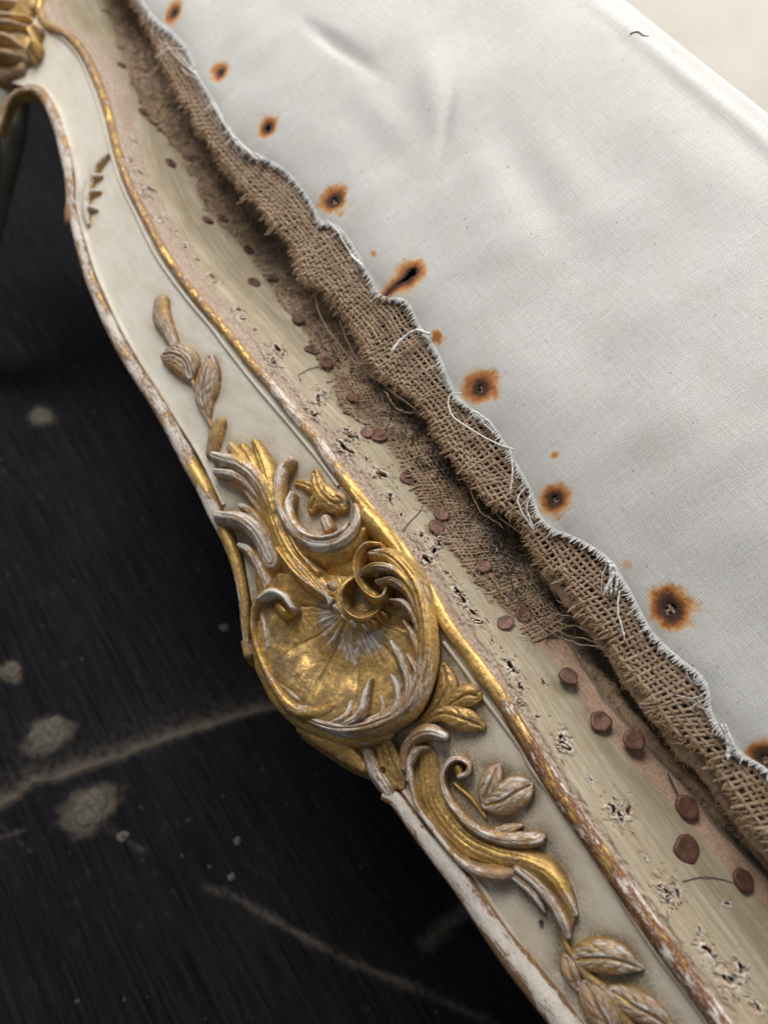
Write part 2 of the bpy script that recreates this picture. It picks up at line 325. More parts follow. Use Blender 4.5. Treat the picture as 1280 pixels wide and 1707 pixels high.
# ------------------------------------------------------------------ carved relief engine
def blur(R, k, n):
    for _ in range(n):
        for ax in (0, 1):
            c = np.cumsum(np.pad(R, [(k+1, k) if i == ax else (0, 0) for i in (0, 1)]), axis=ax)
            R = (np.take(c, range(2*k+1, c.shape[ax]), ax)-np.take(c, range(0, c.shape[ax]-2*k-1), ax))/(2*k+1)
    return R
COVER = []                                                  # (a,q) points covered by carving, for grime round it
class Relief:
    def __init__(s, g=1.25, floor=-5., skirt=4., kk=4.5): s.S = []; s.kk = kk; s.g = g; s.floor = floor; s.sk = skirt
    def stroke(s, pts, h, w, prof='round', wear=.25, bole=.0, grime=.3, rib=0., tipw=0., rusty=0., close=False):
        """pts photo points of the crest; h and w (photo px) per point"""
        pts = np.array(pts, float); n = len(pts); h = np.interp(np.linspace(0, 1, n), np.linspace(0, 1, len(np.atleast_1d(h))), np.atleast_1d(h)); w = np.interp(np.linspace(0, 1, n), np.linspace(0, 1, len(np.atleast_1d(w))), np.atleast_1d(w))
        p = np.array([PP(x, y, hh*.8) for (x, y), hh in zip(pts, h)]); sc_ = scl(p)
        ip = lambda v: np.interp(np.linspace(0, 1, n), np.linspace(0, 1, len(np.atleast_1d(v))), np.atleast_1d(v))
        c = cr(np.column_stack([p[:, :2], h*sc_, w*sc_, ip(wear), ip(bole)]), max(20, 10*n))
        s.S.append((c, prof, wear, bole, grime, rib, tipw, rusty)); return s
    def build(s, name, parent, mat=None, noise=.5, extra=None, cover=True):
        g = s.g; C = np.vstack([c for c, *_ in s.S]); wm = C[:, 3].max()+8
        if s.floor < -10: wm += -s.floor/s.sk
        a = np.arange(C[:, 0].min()-wm, C[:, 0].max()+wm, g); q = np.arange(C[:, 1].min()-wm, C[:, 1].max()+wm, g)
        GA, GQ = np.meshgrid(a, q, indexing='ij'); sh = GA.shape; ga = GA.ravel(); gq = GQ.ravel()
        H = np.full(ga.size, -1e3); FLW = np.zeros((ga.size, 3)); MS = np.zeros((ga.size, 4))
        for k, (c, prof, wear, bole, grime, rib, tipw, rusty) in enumerate(s.S):
            L = np.r_[0, np.cumsum(np.linalg.norm(np.diff(c[:, :2], axis=0), axis=1))]
            mw = c[:, 3].max()+10+(0 if s.floor > -10 else -s.floor/s.sk)
            near = (ga > c[:, 0].min()-mw) & (ga < c[:, 0].max()+mw) & (gq > c[:, 1].min()-mw) & (gq < c[:, 1].max()+mw)
            ix = np.nonzero(near)[0]
            x = ga[ix]; y = gq[ix]; best = np.full(len(ix), 1e9); hh = np.zeros(len(ix)); ww = np.ones(len(ix)); ss = np.zeros(len(ix)); tt = np.zeros(len(ix)); we = np.zeros(len(ix)); bo = np.zeros(len(ix))
            for i in range(len(c)-1):
                p0 = c[i]; d = c[i+1]-p0; l2 = d[0]**2+d[1]**2+1e-9
                u = np.clip(((x-p0[0])*d[0]+(y-p0[1])*d[1])/l2, 0, 1)
                dx = x-p0[0]-u*d[0]; dy = y-p0[1]-u*d[1]; wv = p0[3]+u*d[3]; dd = np.hypot(dx, dy)/np.maximum(wv, .5)
                m = dd < best
                best[m] = dd[m]; hh[m] = (p0[2]+u*d[2])[m]; we[m] = (p0[4]+u*d[4])[m]; bo[m] = (p0[5]+u*d[5])[m]; ww[m] = wv[m]; ss[m] = (L[i]+u*(L[i+1]-L[i]))[m]; tt[m] = (np.hypot(dx, dy)*np.sign(d[0]*dy-d[1]*dx))[m]
            X = best; xi = np.minimum(X, 1)
            if prof == 'round': z = hh*(1-xi**2.4)**.55
            elif prof == 'flat': z = hh*(1-xi**6)**.5
            elif prof == 'soft': z = hh*(1-xi**2)**1.0
            elif prof == 'trough': z = hh*(.55+.55*xi**2)*(1-xi**9)**.5
            elif prof == 'leaf':
                z = hh*(.66+.34*(1-xi**2))*(1-xi**9)**.5
                z = z - np.minimum(hh*.3, 4.6)*np.exp(-(tt/2.0)**2) - 1.5*np.abs(np.cos(ss*.17+np.abs(tt)*.22+1.5*vnoise(ss*.05, tt*.05, k)))**6*np.sin(np.pi*xi)
            elif prof == 'crest': z = hh*(1-xi**2.6)**.6
            if rib: z = z + .95*rib*(1-2*np.abs(np.cos(tt*np.pi/8.0+.8*fbm(ss*.03, tt*.08, k+3, 2)+.5*np.sin(ss*.04+k)))**7)*smooth(1.0, .5, xi)*(.4+.9*vnoise(ss*.03, tt*.1, k))
            z = np.where(X > 1, -(X-1)*ww*s.sk, z)
            up = z > H[ix]; j = ix[up]; kk = s.kk; dfm = np.abs(z-H[ix]); zs = np.maximum(z, H[ix])+np.where((dfm < kk) & (np.minimum(z, H[ix]) > 0), (kk-dfm)**2/(4*kk), 0)
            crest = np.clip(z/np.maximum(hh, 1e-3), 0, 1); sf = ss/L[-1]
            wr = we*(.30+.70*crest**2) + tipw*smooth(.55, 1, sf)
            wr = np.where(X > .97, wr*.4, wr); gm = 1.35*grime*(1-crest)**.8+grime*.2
            H[ix] = np.where(np.minimum(z, H[ix]) > 0, zs, np.maximum(z, H[ix])); FLW[j] = np.stack([ss, tt, np.full(len(ss), k*7.3+len(name)*1.7)], 1)[up]
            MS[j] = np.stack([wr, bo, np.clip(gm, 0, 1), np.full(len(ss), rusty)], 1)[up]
        if extra is not None: H, FLW, MS = extra(ga, gq, H, FLW, MS)
        H = H+np.where(H > 1, fbm(ga*.09, gq*.09, 3)*noise*1.1+fbm(ga*.3, gq*.3, 9)*noise*.6, 0)
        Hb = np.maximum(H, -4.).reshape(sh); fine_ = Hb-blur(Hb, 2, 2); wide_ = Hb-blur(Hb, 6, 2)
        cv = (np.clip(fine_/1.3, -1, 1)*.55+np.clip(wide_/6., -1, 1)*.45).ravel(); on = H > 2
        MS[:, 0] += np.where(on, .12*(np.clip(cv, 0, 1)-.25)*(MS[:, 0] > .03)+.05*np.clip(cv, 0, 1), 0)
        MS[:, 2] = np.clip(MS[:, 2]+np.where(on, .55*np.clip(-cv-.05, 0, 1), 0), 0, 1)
        keepv = H > s.floor
        Hc = np.maximum(H, s.floor)
        kv = keepv.reshape(sh); kf = kv[:-1, :-1] | kv[1:, :-1] | kv[1:, 1:] | kv[:-1, 1:]
        V = np.stack([ga, gq, hp(ga, gq)+Hc], 1)
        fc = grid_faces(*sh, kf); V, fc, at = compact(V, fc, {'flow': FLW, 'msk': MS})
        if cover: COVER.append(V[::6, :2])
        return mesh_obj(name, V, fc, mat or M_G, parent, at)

# --- carving: sprig of buds running up the rail
def part(name, parent, *strokes, **kw):
    fl = kw.pop('floor', -5.); r = Relief(kw.pop('g', 1.25), fl, 4., kw.pop('kk', 4.5))
    for st in strokes: r.stroke(*st[:3], **st[3])
    return r.build(name, parent, **kw)
lw = dict(wear=.48, bole=.25, grime=.5)
part('bud', frame, ([(266,503),(266,524),(277,548),(288,572)], [14,14,12,10], [16,18,14,11], dict(prof='round', rib=.6, **lw)))
part('leaf', frame, ([(274,592),(292,592),(310,604),(317,628)], [12,18,18,11], [10,24,23,10], dict(prof='leaf', rib=1.2, **lw)), ([(285,600),(300,614),(310,625)], [14,16,12], [10,12,8], dict(prof='round', rib=.8, wear=.35, grime=.4)))
part('leaf', frame, ([(350,596),(344,625),(338,655),(345,697)], [12,18,16,9], [8,23,20,5], dict(prof='leaf', wear=.5, bole=.35, grime=.5)), ([(358,618),(354,645),(346,675)], [12,13,8], [8,9,4], dict(wear=.4, bole=.3)))
part('bud', frame, ([(364,703),(356,725),(350,752)], [14,16,12], [11,14,12], dict(wear=.25, bole=.35, grime=.5)))
part('stem', frame, ([(286,566),(300,585),(322,640),(342,690),(352,712)], [7,8,8,8,8], [4,5,5,5,5], dict(wear=.3, bole=.3, grime=.4)))
# --- carving: acanthus leaf
ac = dict(rib=1.3, grime=.35)
part('acanthus_leaf', frame,
  ([(418,770),(430,795),(448,845),(468,898),(500,945),(535,980)], [16,22,28,31,32,30], [26,32,30,31,34,24], dict(prof='soft', wear=[.16,.06,.05,.12,.1,.3], bole=.05, rib=.9, grime=.25)),
  ([(424,737),(436,770),(448,815),(458,850)], [15,25,30,30], [9,17,18,14], dict(prof='round', wear=.05, rib=.7, grime=.25)),
  ([(403,745),(420,775),(440,820),(455,855)], [16,27,31,30], [10,16,17,12], dict(prof='round', wear=.08, rib=.7, grime=.25)),
  ([(383,744),(402,768),(428,808),(450,850)], [18,29,31,28], [10,14,15,12], dict(prof='round', wear=[.4,.2,.1,.1], bole=.1, rib=.9, grime=.25)),
  ([(470,858),(482,890),(502,925),(530,955)], [28,33,36,36], [9,10,10,9], dict(prof='soft', wear=.08, grime=.3)),
  ([(455,850),(432,805),(398,774),(356,760)], [28,36,38,26], [16,18,17,10], dict(prof='round', wear=.42, bole=.2, tipw=.2, **ac)),
  ([(440,840),(418,812),(388,792),(359,786)], [24,30,33,23], [10,12,11,7], dict(wear=.5, bole=.2, tipw=.2, **ac)),
  ([(448,868),(425,838),(405,812),(378,803)], [18,22,22,16], [9,8,7,4], dict(wear=.35, bole=.3, **ac)),
  ([(450,935),(430,890),(400,866),(363,860)], [28,40,46,34], [22,20,17,12], dict(wear=.62, bole=.2, tipw=.2, **ac)),
  ([(444,890),(425,860),(412,848),(399,842)], [20,24,24,16], [10,10,8,5], dict(wear=.45, bole=.2, **ac)),
  ([(450,985),(432,945),(415,918),(399,909)], [20,26,28,20], [14,12,10,6], dict(wear=.5, bole=.2, tipw=.1, **ac)),
  ([(440,985),(440,950),(455,930)], [16,22,24], [18,22,22], dict(wear=.05, grime=.3)),
  ([(480,928),(500,960),(530,985),(560,990)], [34,36,34,30], [7,10,12,10], dict(wear=.2, grime=.3)), noise=.7)
# --- carving: upper C scroll with its inner flower
part('scroll', frame,
  ([(462,838),(470,868),(488,895),(516,916),(550,922),(585,910),(606,884)], [20,26,30,32,32,30,24], [12,18,22,25,25,22,12], dict(prof='soft', wear=.06, bole=.12, rib=.5, grime=.4)),
  ([(484,766),(470,779),(463,801),(462,830),(470,855),(484,878),(505,898),(530,908),(556,906),(580,893),(593,872),(595,850),(592,842)], [26,34,38,40,42,44,44,44,44,42,40,36,28], [7,9,10,10,12,15,17,18,18,16,12,9,6], dict(prof='round', wear=.5, bole=.3, rib=1.0, grime=.25)),
  ([(486,822),(479,840),(483,862),(498,884),(522,897),(550,896),(571,885),(581,872)], [30,38,42,46,48,48,46,36], [5,7,7,7,7,8,8,4], dict(wear=.45, bole=.15, grime=.2)))
part('flower', frame,
  ([(524,788),(530,812),(546,832),(568,845)], [10,18,21,12], [8,16,20,11], dict(prof='leaf', wear=.12, bole=.15, rib=.6, grime=.35)),
  ([(540,818),(524,836),(519,848)], [16,19,12], [11,14,9], dict(prof='leaf', wear=.1, bole=.12, grime=.35)),
  ([(550,825),(566,832),(574,846)], [16,18,12], [10,13,8], dict(prof='leaf', wear=.1, bole=.12, grime=.35)),
  ([(493,804),(507,807),(524,816)], [9,13,14], [5,8,10], dict(prof='leaf', wear=.1, grime=.4)), kk=2., noise=1.2)
part('bud', frame, ([(541,866),(547,880)], [22,26], [12,12], dict(wear=.5, bole=.5, grime=.2, rib=.6)))
part('gilt_fillet', frame, ([(600,848),(622,872),(650,905),(672,935)], [30,34,36,34], [16,19,15,10], dict(prof='round', wear=-.05, grime=.1)), ([(560,935),(595,932),(625,915)], [12,14,18], [30,28,22], dict(prof='soft', wear=0., grime=.35)), ([(585,818),(604,845)], [22,30], [7,12], dict(wear=0., grime=.1)))

# --- carving: shell
shell_c = PP(590, 1015, 30.); cup_c = PP(601, 995, 20.)
def dish(ga, gq, H, FLW, MS):
    # hollow of the shell: fan of flutes opening from the hinge below the cup
    dx = ga-shell_c[0]; dy = gq-shell_c[1]; r = np.hypot(dx, dy); th = np.arctan2(dy, dx)
    poly = np.array([PP(x, y, 20.)[:2] for x, y in [(470,960),(520,955),(600,960),(690,980),(715,1060),(700,1150),(640,1215),(560,1215),(500,1195),(470,1165),(445,1125),(428,1080),(424,1040),(430,1000)]])
    ins = np.zeros(len(ga), bool); j = len(poly)-1
    for i in range(len(poly)):
        xi, yi = poly[i]; xj, yj = poly[j]
        ins ^= ((yi > gq) != (yj > gq)) & (ga < (xj-xi)*(gq-yi)/(yj-yi+1e-9)+xi); j = i
    R = 175.
    dirn = np.cos(th-np.arctan2(-1, .45))
    z = 4 + 38*np.exp(-(r/48)**2) + 36*smooth(90, R, r)
    ph = th*11+1.4*fbm(r*.012, th*1.3, 61, 2)*2
    z = z + (1.6*np.abs(np.sin(ph/2))**.8*smooth(14, 60, r)*2.6)*smooth(R+20, 120, r) + np.exp(-((r-58)/30)**2)*2.2*fbm(th*14, r*.018, 44, 3)*2
    z = z - 3.0*np.exp(-((np.sin(ph/2))/.08)**2)*smooth(40, 80, r)*smooth(150, 110, r)*vnoise(th*2.7, r*.012, 12)
    z = z + fbm(ga*.03, gq*.03, 71, 3)*3
    rc = np.hypot(ga-cup_c[0], gq-cup_c[1]); z = z-np.where(rc < 60, 40*smooth(36, 18, rc), 0)
    H = np.where(rc < 33, np.minimum(H, 6), H)
    up = ins & (z > H)
    H = np.where(up, z, H)
    wr = .58*np.exp(-((r-58)/26)**2)*smooth(-.3, .25, np.cos(th-np.arctan2(-1, .45)))*(.6+.8*vnoise(th*3, r*.01, 4)) + .06
    FLW[up] = np.stack([r*.9, th*60, np.full(len(r), 3.)], 1)[up]
    MS[up] = np.stack([wr, np.zeros(len(r)), (.34+.45*smooth(95, 150, r))*(rc > 34)+.7*(rc <= 34), np.zeros(len(r))], 1)[up]
    return H, FLW, MS
r_ = Relief(1.25, -40., 5.)
r_.stroke([(440,1110),(470,1160),(520,1200),(590,1225),(640,1215)], [16,16,16,16,16], [20,24,26,22,22], prof='flat', wear=.05, grime=.5)
r_.stroke([(430,1040),(450,1110),(500,1170)], [14,14,14], [14,30,30], prof='flat', wear=.05, grime=.5)
r_.stroke([(640,1190),(690,1130),(705,1060),(690,1000),(620,950)], [12,12,12,12,12], [24,24,20,20,30], prof='flat', wear=.05, grime=.5)
shell = r_.build('shell', frame, extra=dish, noise=.8)
part('shell_rim', shell,
  ([(487,1022),(482,1008),(469,992),(452,987),(435,997),(425,1018),(423,1045),(428,1074),(439,1106),(455,1139),(475,1169),(494,1185),(520,1189),(542,1185),(558,1175),(562,1164)], [44,56,60,60,58,56,54,52,52,52,52,50,48,46,42,32], [7,10,12,12,10,9,9,10,11,13,16,18,18,16,12,7], dict(prof='round', wear=.12, bole=.05, grime=.2)),
  ([(487,1014),(473,995),(453,988),(434,1000)], [56,64,64,60], [6,9,10,6], dict(wear=.7, bole=.2)), floor=-42.)
part('volute_knob', shell, ([(466,1012),(475,1022)], [44,46], [15,14], dict(prof='round', wear=.0, grime=.2)))
part('worn_edge', shell, ([(438,1026),(444,1048),(447,1070),(449,1094)], [40,46,46,38], [6,8,8,5], dict(wear=.38, bole=.8, rib=1., grime=.1)), ([(470,1142),(484,1154),(500,1168)], [42,44,42], [6,8,7], dict(wear=.3, bole=.9, grime=.3)), noise=2.)
cup = part('cup', shell,
  ([(584,966),(570,980),(563,999),(573,1026),(602,1040),(630,1030)], [24,32,36,36,36,30], [12,16,18,18,18,14], dict(prof='soft', wear=.1, grime=.3)),
  ([(590,964),(577,976),(570,996),(579,1020),(602,1032),(626,1023),(640,1006)], [34,46,50,50,50,46,34], [5,8,9,9,9,8,5], dict(prof='soft', wear=.0, grime=.05)))
for i, (x, y, rr, w_) in enumerate([(552,977,14,.3),(551,1000,9,.2),(561,1014,13,.45),(573,1030,8,.3),(590,1039,14,.6),(607,1044,8,.6),(622,1037,14,.0),(640,1024,10,.0)]):
    part('petal', cup, ([(x-2,y-2),(x+2,y+2)], [42,38], [rr,rr], dict(prof='soft', wear=w_, bole=.3 if w_ > .2 else 0, grime=.15)))
cw = [.12,.02,.0,.0,.05,.12,.2,.3,.36,.42,.45,.45,.45,.45,.4]; cb = [0,0,0,0,.05,.1,.15,.25,.25,.25,.25,.25,.25,.2,.2]
def feather(pts, h, w, wt=.5, wb=.3, bl=.25): return (pts, h, w, dict(prof='round', wear=[wt, .85*wt, wb, wb], bole=bl, rib=1.3, grime=.3))
crest = part('crest', shell,
  ([(618,924),(644,926),(668,944),(687,974),(699,1012),(706,1056),(706,1098),(696,1138),(676,1174),(646,1198),(608,1212),(568,1214),(535,1206),(508,1196),(490,1191)], [58,72,78,78,76,74,72,70,68,66,60,52,44,36,26], [11,21,25,25,22,20,20,21,23,22,20,17,13,10,6], dict(prof='crest', wear=cw, bole=cb, rib=1.8, grime=.2)),
  feather([(600,956),(624,944),(655,950),(682,976),(698,1016)], [70,82,84,80,70], [5,11,13,11,6], .4, .1, .1),
  feather([(627,970),(655,967),(681,988),(697,1028),(704,1070)], [62,74,76,74,66], [4,10,12,10,6], .4, .15, .15),
  feather([(651,1000),(672,1005),(691,1030),(703,1075),(704,1105)], [52,66,70,68,60], [4,10,11,10,6], .4, .2, .2),
  feather([(674,1036),(688,1060),(699,1096),(700,1128)], [46,60,64,60], [5,10,11,7], .45, .25),
  feather([(680,1092),(695,1118),(698,1150),(684,1184)], [50,66,70,62], [5,10,11,7]),
  feather([(652,1070),(667,1098),(682,1138),(673,1178),(642,1206)], [46,64,70,70,60], [5,12,14,13,8]),
  feather([(653,1126),(664,1152),(660,1182),(634,1206)], [46,62,68,60], [5,11,13,8]),
  feather([(634,1160),(640,1180),(628,1204)], [40,52,56], [4,9,8], .4, .3, .5),
  feather([(616,1133),(607,1165),(598,1194),(566,1212)], [46,64,66,50], [5,11,14,8]),
  feather([(586,1171),(577,1194),(552,1208)], [40,54,46], [5,11,8]), noise=.6, floor=-30., kk=1.6, g=1.1)
part('neck_strand', shell, *[([(462+14*i_,915+9*i_),(492+11*i_,955+4*i_),(528+5*i_,984+2*i_),(556-2*i_,1000+3*i_)], [34,40,44,44], [5,6,5.5,4], dict(wear=[.05,.1,.3,.5], bole=.08, grime=.25)) for i_ in range(4)], kk=2.)
part('crest_rim', shell, ([(634,912),(614,912),(602,926),(597,947),(602,966),(613,983),(628,994)], [52,58,60,60,58,56,52], [12,13,14,14,14,14,12], dict(prof='soft', wear=.05, grime=.35)), ([(634,908),(612,908),(597,923),(591,947),(596,968),(609,987),(626,998),(640,993),(645,978)], [64,68,70,70,68,66,62,60,54], [6,6.5,6.5,6.5,6.5,7,9,9,6], dict(wear=.12, grime=.1)), g=1.0)
part('crest_hollow', shell, ([(625,925),(612,945),(618,970),(630,985)], [48,44,44,46], [18,20,18,14], dict(prof='trough', wear=.0, grime=.5)))
# --- carving: leaves and scrolls below the shell
sm = dict(prof='leaf', wear=.12, bole=.1, grime=.5)
part('leaf', frame, ([(705,1200),(732,1172),(744,1144),(739,1112)], [13,18,19,12], [6,15,20,9], dict(**sm)))
part('leaf', frame, ([(735,1186),(760,1168),(780,1158),(794,1160)], [13,20,22,13], [6,15,20,12], dict(**sm)))
part('leaf', frame, ([(700,1206),(735,1190),(770,1198),(802,1211)], [13,20,22,11], [6,13,21,8], dict(**sm)))
part('acanthus_leaf', frame, ([(672,1280),(675,1248),(690,1228),(715,1220),(738,1228)], [22,28,34,38,32], [9,12,15,15,9], dict(wear=.25, bole=.25, rib=.9, grime=.5, tipw=.3)), ([(680,1300),(682,1270),(695,1250),(712,1246)], [16,22,24,20], [6,8,8,5], dict(wear=.55, bole=.2)))
part('leaf', frame, ([(641,1234),(648,1255),(660,1285),(668,1310)], [10,16,16,8], [8,15,18,8], dict(prof='leaf', wear=.2, bole=.1, grime=.4)), ([(632,1250),(640,1285),(655,1310)], [10,14,12], [10,14,10], dict(prof='soft', wear=.15, grime=.4)))
part('gilt_border', frame, ([(500,1213),(540,1236),(580,1260),(604,1280)], [10,14,16,12], [11,16,18,10], dict(prof='round', wear=.0, bole=.05, grime=.1)), floor=-40)
part('acanthus_leaf', frame, ([(612,1255),(622,1282),(640,1310),(655,1335)], [14,20,20,12], [11,16,15,8], dict(wear=.55, bole=.35, rib=.8, grime=.2, rusty=.3)), floor=-30)
part('scroll', frame,
  ([(712,1262),(716,1300),(722,1335),(745,1377),(780,1410),(825,1428),(872,1438),(908,1456),(934,1486),(948,1520),(946,1556)], [6,7,8,9,12,18,24,27,27,22,14], [17,22,27,30,29,25,25,26,20,15,8], dict(prof='soft', wear=.08, bole=.1, rib=.8, grime=.5)),
  ([(690,1245),(681,1274),(686,1311),(697,1349),(720,1382),(741,1410),(762,1433),(788,1448),(815,1449)], [24,24,24,24,24,24,24,24,18], [6,6,6,7,7,7,7,8,7], dict(wear=.5, bole=.3, grime=.3)),
  ([(765,1438),(798,1455),(828,1460),(852,1456)], [22,28,30,22], [8,13,15,9], dict(wear=.25, bole=.5, grime=.2)),
  ([(850,1458),(880,1483),(898,1505),(908,1521)], [18,20,18,12], [8,9,7,3], dict(wear=.55, bole=.3, rib=1.2)),
  ([(862,1450),(896,1478),(922,1508),(938,1538),(946,1562)], [24,26,28,28,18], [10,13,14,12,7], dict(wear=.5, bole=.35, rib=1.3)),
  ([(920,1468),(944,1498),(958,1524)], [22,24,18], [9,12,7], dict(wear=.5, bole=.2, rib=1.2)), noise=.7)
part('tendril', frame,
  ([(764,1295),(777,1290),(780,1276),(767,1266),(750,1269),(739,1284),(737,1304),(744,1330),(759,1352),(780,1375),(806,1391),(836,1400),(866,1403),(892,1402),(904,1396)], [26,28,30,30,30,30,28,28,28,28,28,28,28,26,18], [5,5,5,5.5,6,6,7,8,8.5,9,10,13,15,12,7], dict(wear=.42, bole=.35, rib=.9, grime=.3)),
  ([(762,1281),(764,1286)], [20,20], [9,9], dict(wear=0., grime=.3)),
  ([(815,1391),(845,1384),(868,1377)], [16,20,14], [6,9,4], dict(wear=.4, bole=.2, rib=.9)), g=1.1)
part('stem', frame, ([(757,1307),(785,1332),(809,1363)], [9,10,8], [3,3.5,3], dict(wear=.1, grime=.3)), g=1.0)
part('leaf', frame, ([(809,1342),(812,1318),(822,1295),(831,1277)], [13,20,20,11], [6,18,16,4], dict(prof='leaf', wear=.45, bole=.3, grime=.3)))
part('leaf', frame, ([(808,1344),(836,1336),(862,1320),(884,1310)], [13,24,24,13], [7,24,25,6], dict(prof='leaf', wear=.5, bole=.2, grime=.3)))
part('stem', frame, ([(938,1558),(946,1582),(975,1625),(1012,1660),(1042,1705),(1080,1760)], [10,11,14,15,15,14], [4,4.5,9,11,13,12], dict(wear=.2, bole=.2, grime=.4)))
part('leaf', frame, ([(955,1603),(988,1599),(1026,1602),(1070,1616)], [13,22,24,10], [6,25,26,4], dict(prof='leaf', wear=.48, bole=.1, grime=.25)))
part('leaf', frame, ([(944,1600),(950,1622),(963,1648)], [12,18,12], [7,16,9], dict(prof='leaf', wear=.4, bole=.4, grime=.3)))
part('leaf', frame, ([(978,1643),(992,1672),(1010,1705),(1030,1750)], [13,22,20,10], [9,27,26,8], dict(prof='leaf', wear=.45, bole=.4, grime=.3)))
part('leaf', frame, ([(1022,1655),(1055,1678),(1090,1697),(1130,1725)], [13,22,20,8], [9,25,22,4], dict(prof='leaf', wear=.48, bole=.3, grime=.3)))
# --- carving at the far end of the rail
part('acanthus_leaf', frame, ([(180,256),(160,274),(149,298),(143,322),(141,347),(146,372)], [7,11,12,12,11,6], [5,9,10,10,9,5], dict(wear=.78, bole=.1, grime=.1)), ([(148,300),(158,293),(168,292)], [8,9,5], [4,5,3], dict(wear=.75, bole=.1, grime=.1)), ([(144,328),(153,319),(166,318)], [8,9,5], [4,5,3], dict(wear=.75, bole=.1, grime=.1)), ([(143,352),(151,345),(160,348)], [8,9,5], [4,5,3], dict(wear=.75, bole=.1, grime=.1)))
part('boss', frame, ([(407,1072),(411,1090)], [8,10], [8,9], dict(wear=.1, bole=.5, grime=.1, rusty=.4)), floor=-34)
part('boss', frame, ([(114,338),(114,352),(115,366)], [8,14,14], [8,11,12], dict(wear=.1, bole=.75, grime=.1, rusty=.6)), floor=-34)
knee = [([(-70,60),(0,70),(50,90)], [16,18,12], [60,60,14]), ([(-40,20),(20,20),(50,10)], [18,18,14], [50,46,16]), ([(-60,140),(0,118),(35,112)], [14,14,10], [26,20,10])]
for i_ in range(8):
    y0 = -70+i_*22; knee.append(([(-70,y0+40+random.uniform(-8,8)),(-25,y0+18),(15,y0+12+random.uniform(-6,6)),(44+random.uniform(-8,16)-(14 if i_ > 6 else 0),y0+16+random.uniform(-10,10))], [26,34,32,16], [7,9,8,4]))
knee.append(([(50,92),(60,74),(54,58),(66,48)], [24,28,28,20], [4,5,5,3]))
part('knee_carving', frame, *[(p, h, w, dict(wear=.2, bole=.3, rib=.8, grime=.4)) for p, h, w in knee], noise=1.5, g=1.8, floor=-14)

# grime raster round the carving
CV = np.vstack(COVER); gs = 5.; ga0, gq0 = CV.min(0)-120
nga, ngq = ((CV.max(0)+120-[ga0, gq0])/gs).astype(int)+1
RS = np.zeros((nga, ngq)); ii = ((CV-[ga0, gq0])/gs).astype(int); RS[ii[:, 0], ii[:, 1]] = 1
RB = blur(RS, 2, 2); RB2 = blur(RS, 6, 2)
def samp(R, a, q):
    i = np.clip(((a-ga0)/gs).astype(int), 0, nga-1); j = np.clip(((q-gq0)/gs).astype(int), 0, ngq-1); return R[i, j]

# ------------------------------------------------------------------ rail: panel, mouldings, ledge
ast = np.arange(A0, A1, 2.5); nv = 110
tt = np.linspace(0, 1, nv)
QB = qB(ast)-4; QC = np.maximum(qC(ast)+5, qD(ast)-1)
GA = np.repeat(ast[:, None], nv, 1); GQ = QB[:, None]*(1-tt)+QC[:, None]*tt
ga, gq = GA.ravel(), GQ.ravel()
Hn = hp(ga, gq)-2.5*np.sin(np.pi*np.tile(tt, len(ast)))+fbm(ga*.03, gq*.05, 5)*.8+fbm(ga*.15, gq*.3, 6)*.25
gr = np.clip(samp(RB, ga, gq)*1.5+samp(RB2, ga, gq)*.7, 0, 1)
far = smooth(-700, 300, ga)
low = np.exp(-((gq-np.repeat(QB, nv))/16)**2)*.6
MS = np.stack([np.clip(gr*(.35+.65*far)+low*far*.8, 0, 1), far, np.zeros(len(ga)), np.zeros(len(ga))], 1)
mesh_obj('rail_panel', np.stack([ga, gq, Hn], 1), grid_faces(len(ast), nv), M_P, frame, {'flow': np.stack([ga, gq-qD(ga), np.zeros(len(ga))], 1), 'msk': MS})

def sweep(name, path, wid, prof, mat, parent, msk, nz=.6, n=900, seed=1):
    """path (n,3) in (a,q,h); profile rows (u,v): u across in widths, v out in widths"""
    P = cr(path, n); w = np.interp(np.linspace(0, 1, n), np.linspace(0, 1, len(wid)), wid)
    tg = np.gradient(P[:, :2], axis=0); tg /= np.linalg.norm(tg, axis=1)[:, None]; lat = np.stack([-tg[:, 1], tg[:, 0]], 1)
    pr = np.array(prof, float); m = len(pr); s = np.r_[0, np.cumsum(np.linalg.norm(np.diff(P, axis=0), axis=1))]
    uu = w[:, None]*pr[None, :, 0]; vv = w[:, None]*pr[None, :, 1]
    S = np.repeat(s[:, None], m, 1); vv = vv+(fbm(S*.05, uu*.2+9, seed)*1.6+fbm(S*.2, uu*.3, seed+3)*.8)*nz
    V = np.stack([P[:, None, 0]+lat[:, None, 0]*uu, P[:, None, 1]+lat[:, None, 1]*uu, P[:, None, 2]+vv], -1).reshape(-1, 3)
    ms = msk(S.ravel(), np.repeat(np.arange(m)[None], n, 0).ravel()/(m-1), np.repeat(P[:, None, 0], m, 1).ravel())
    return mesh_obj(name, V, grid_faces(n, m)[:, ::-1], mat, parent, {'flow': np.stack([S.ravel(), uu.ravel(), np.full(S.size, seed*3.1)], 1), 'msk': ms})
half = [(-1, -2.5), (-1, -.3)] + [(-math.cos(t), .9*math.sin(t)) for t in np.linspace(.15, math.pi-.15, 15)] + [(1, -.3), (1, -1.6)]
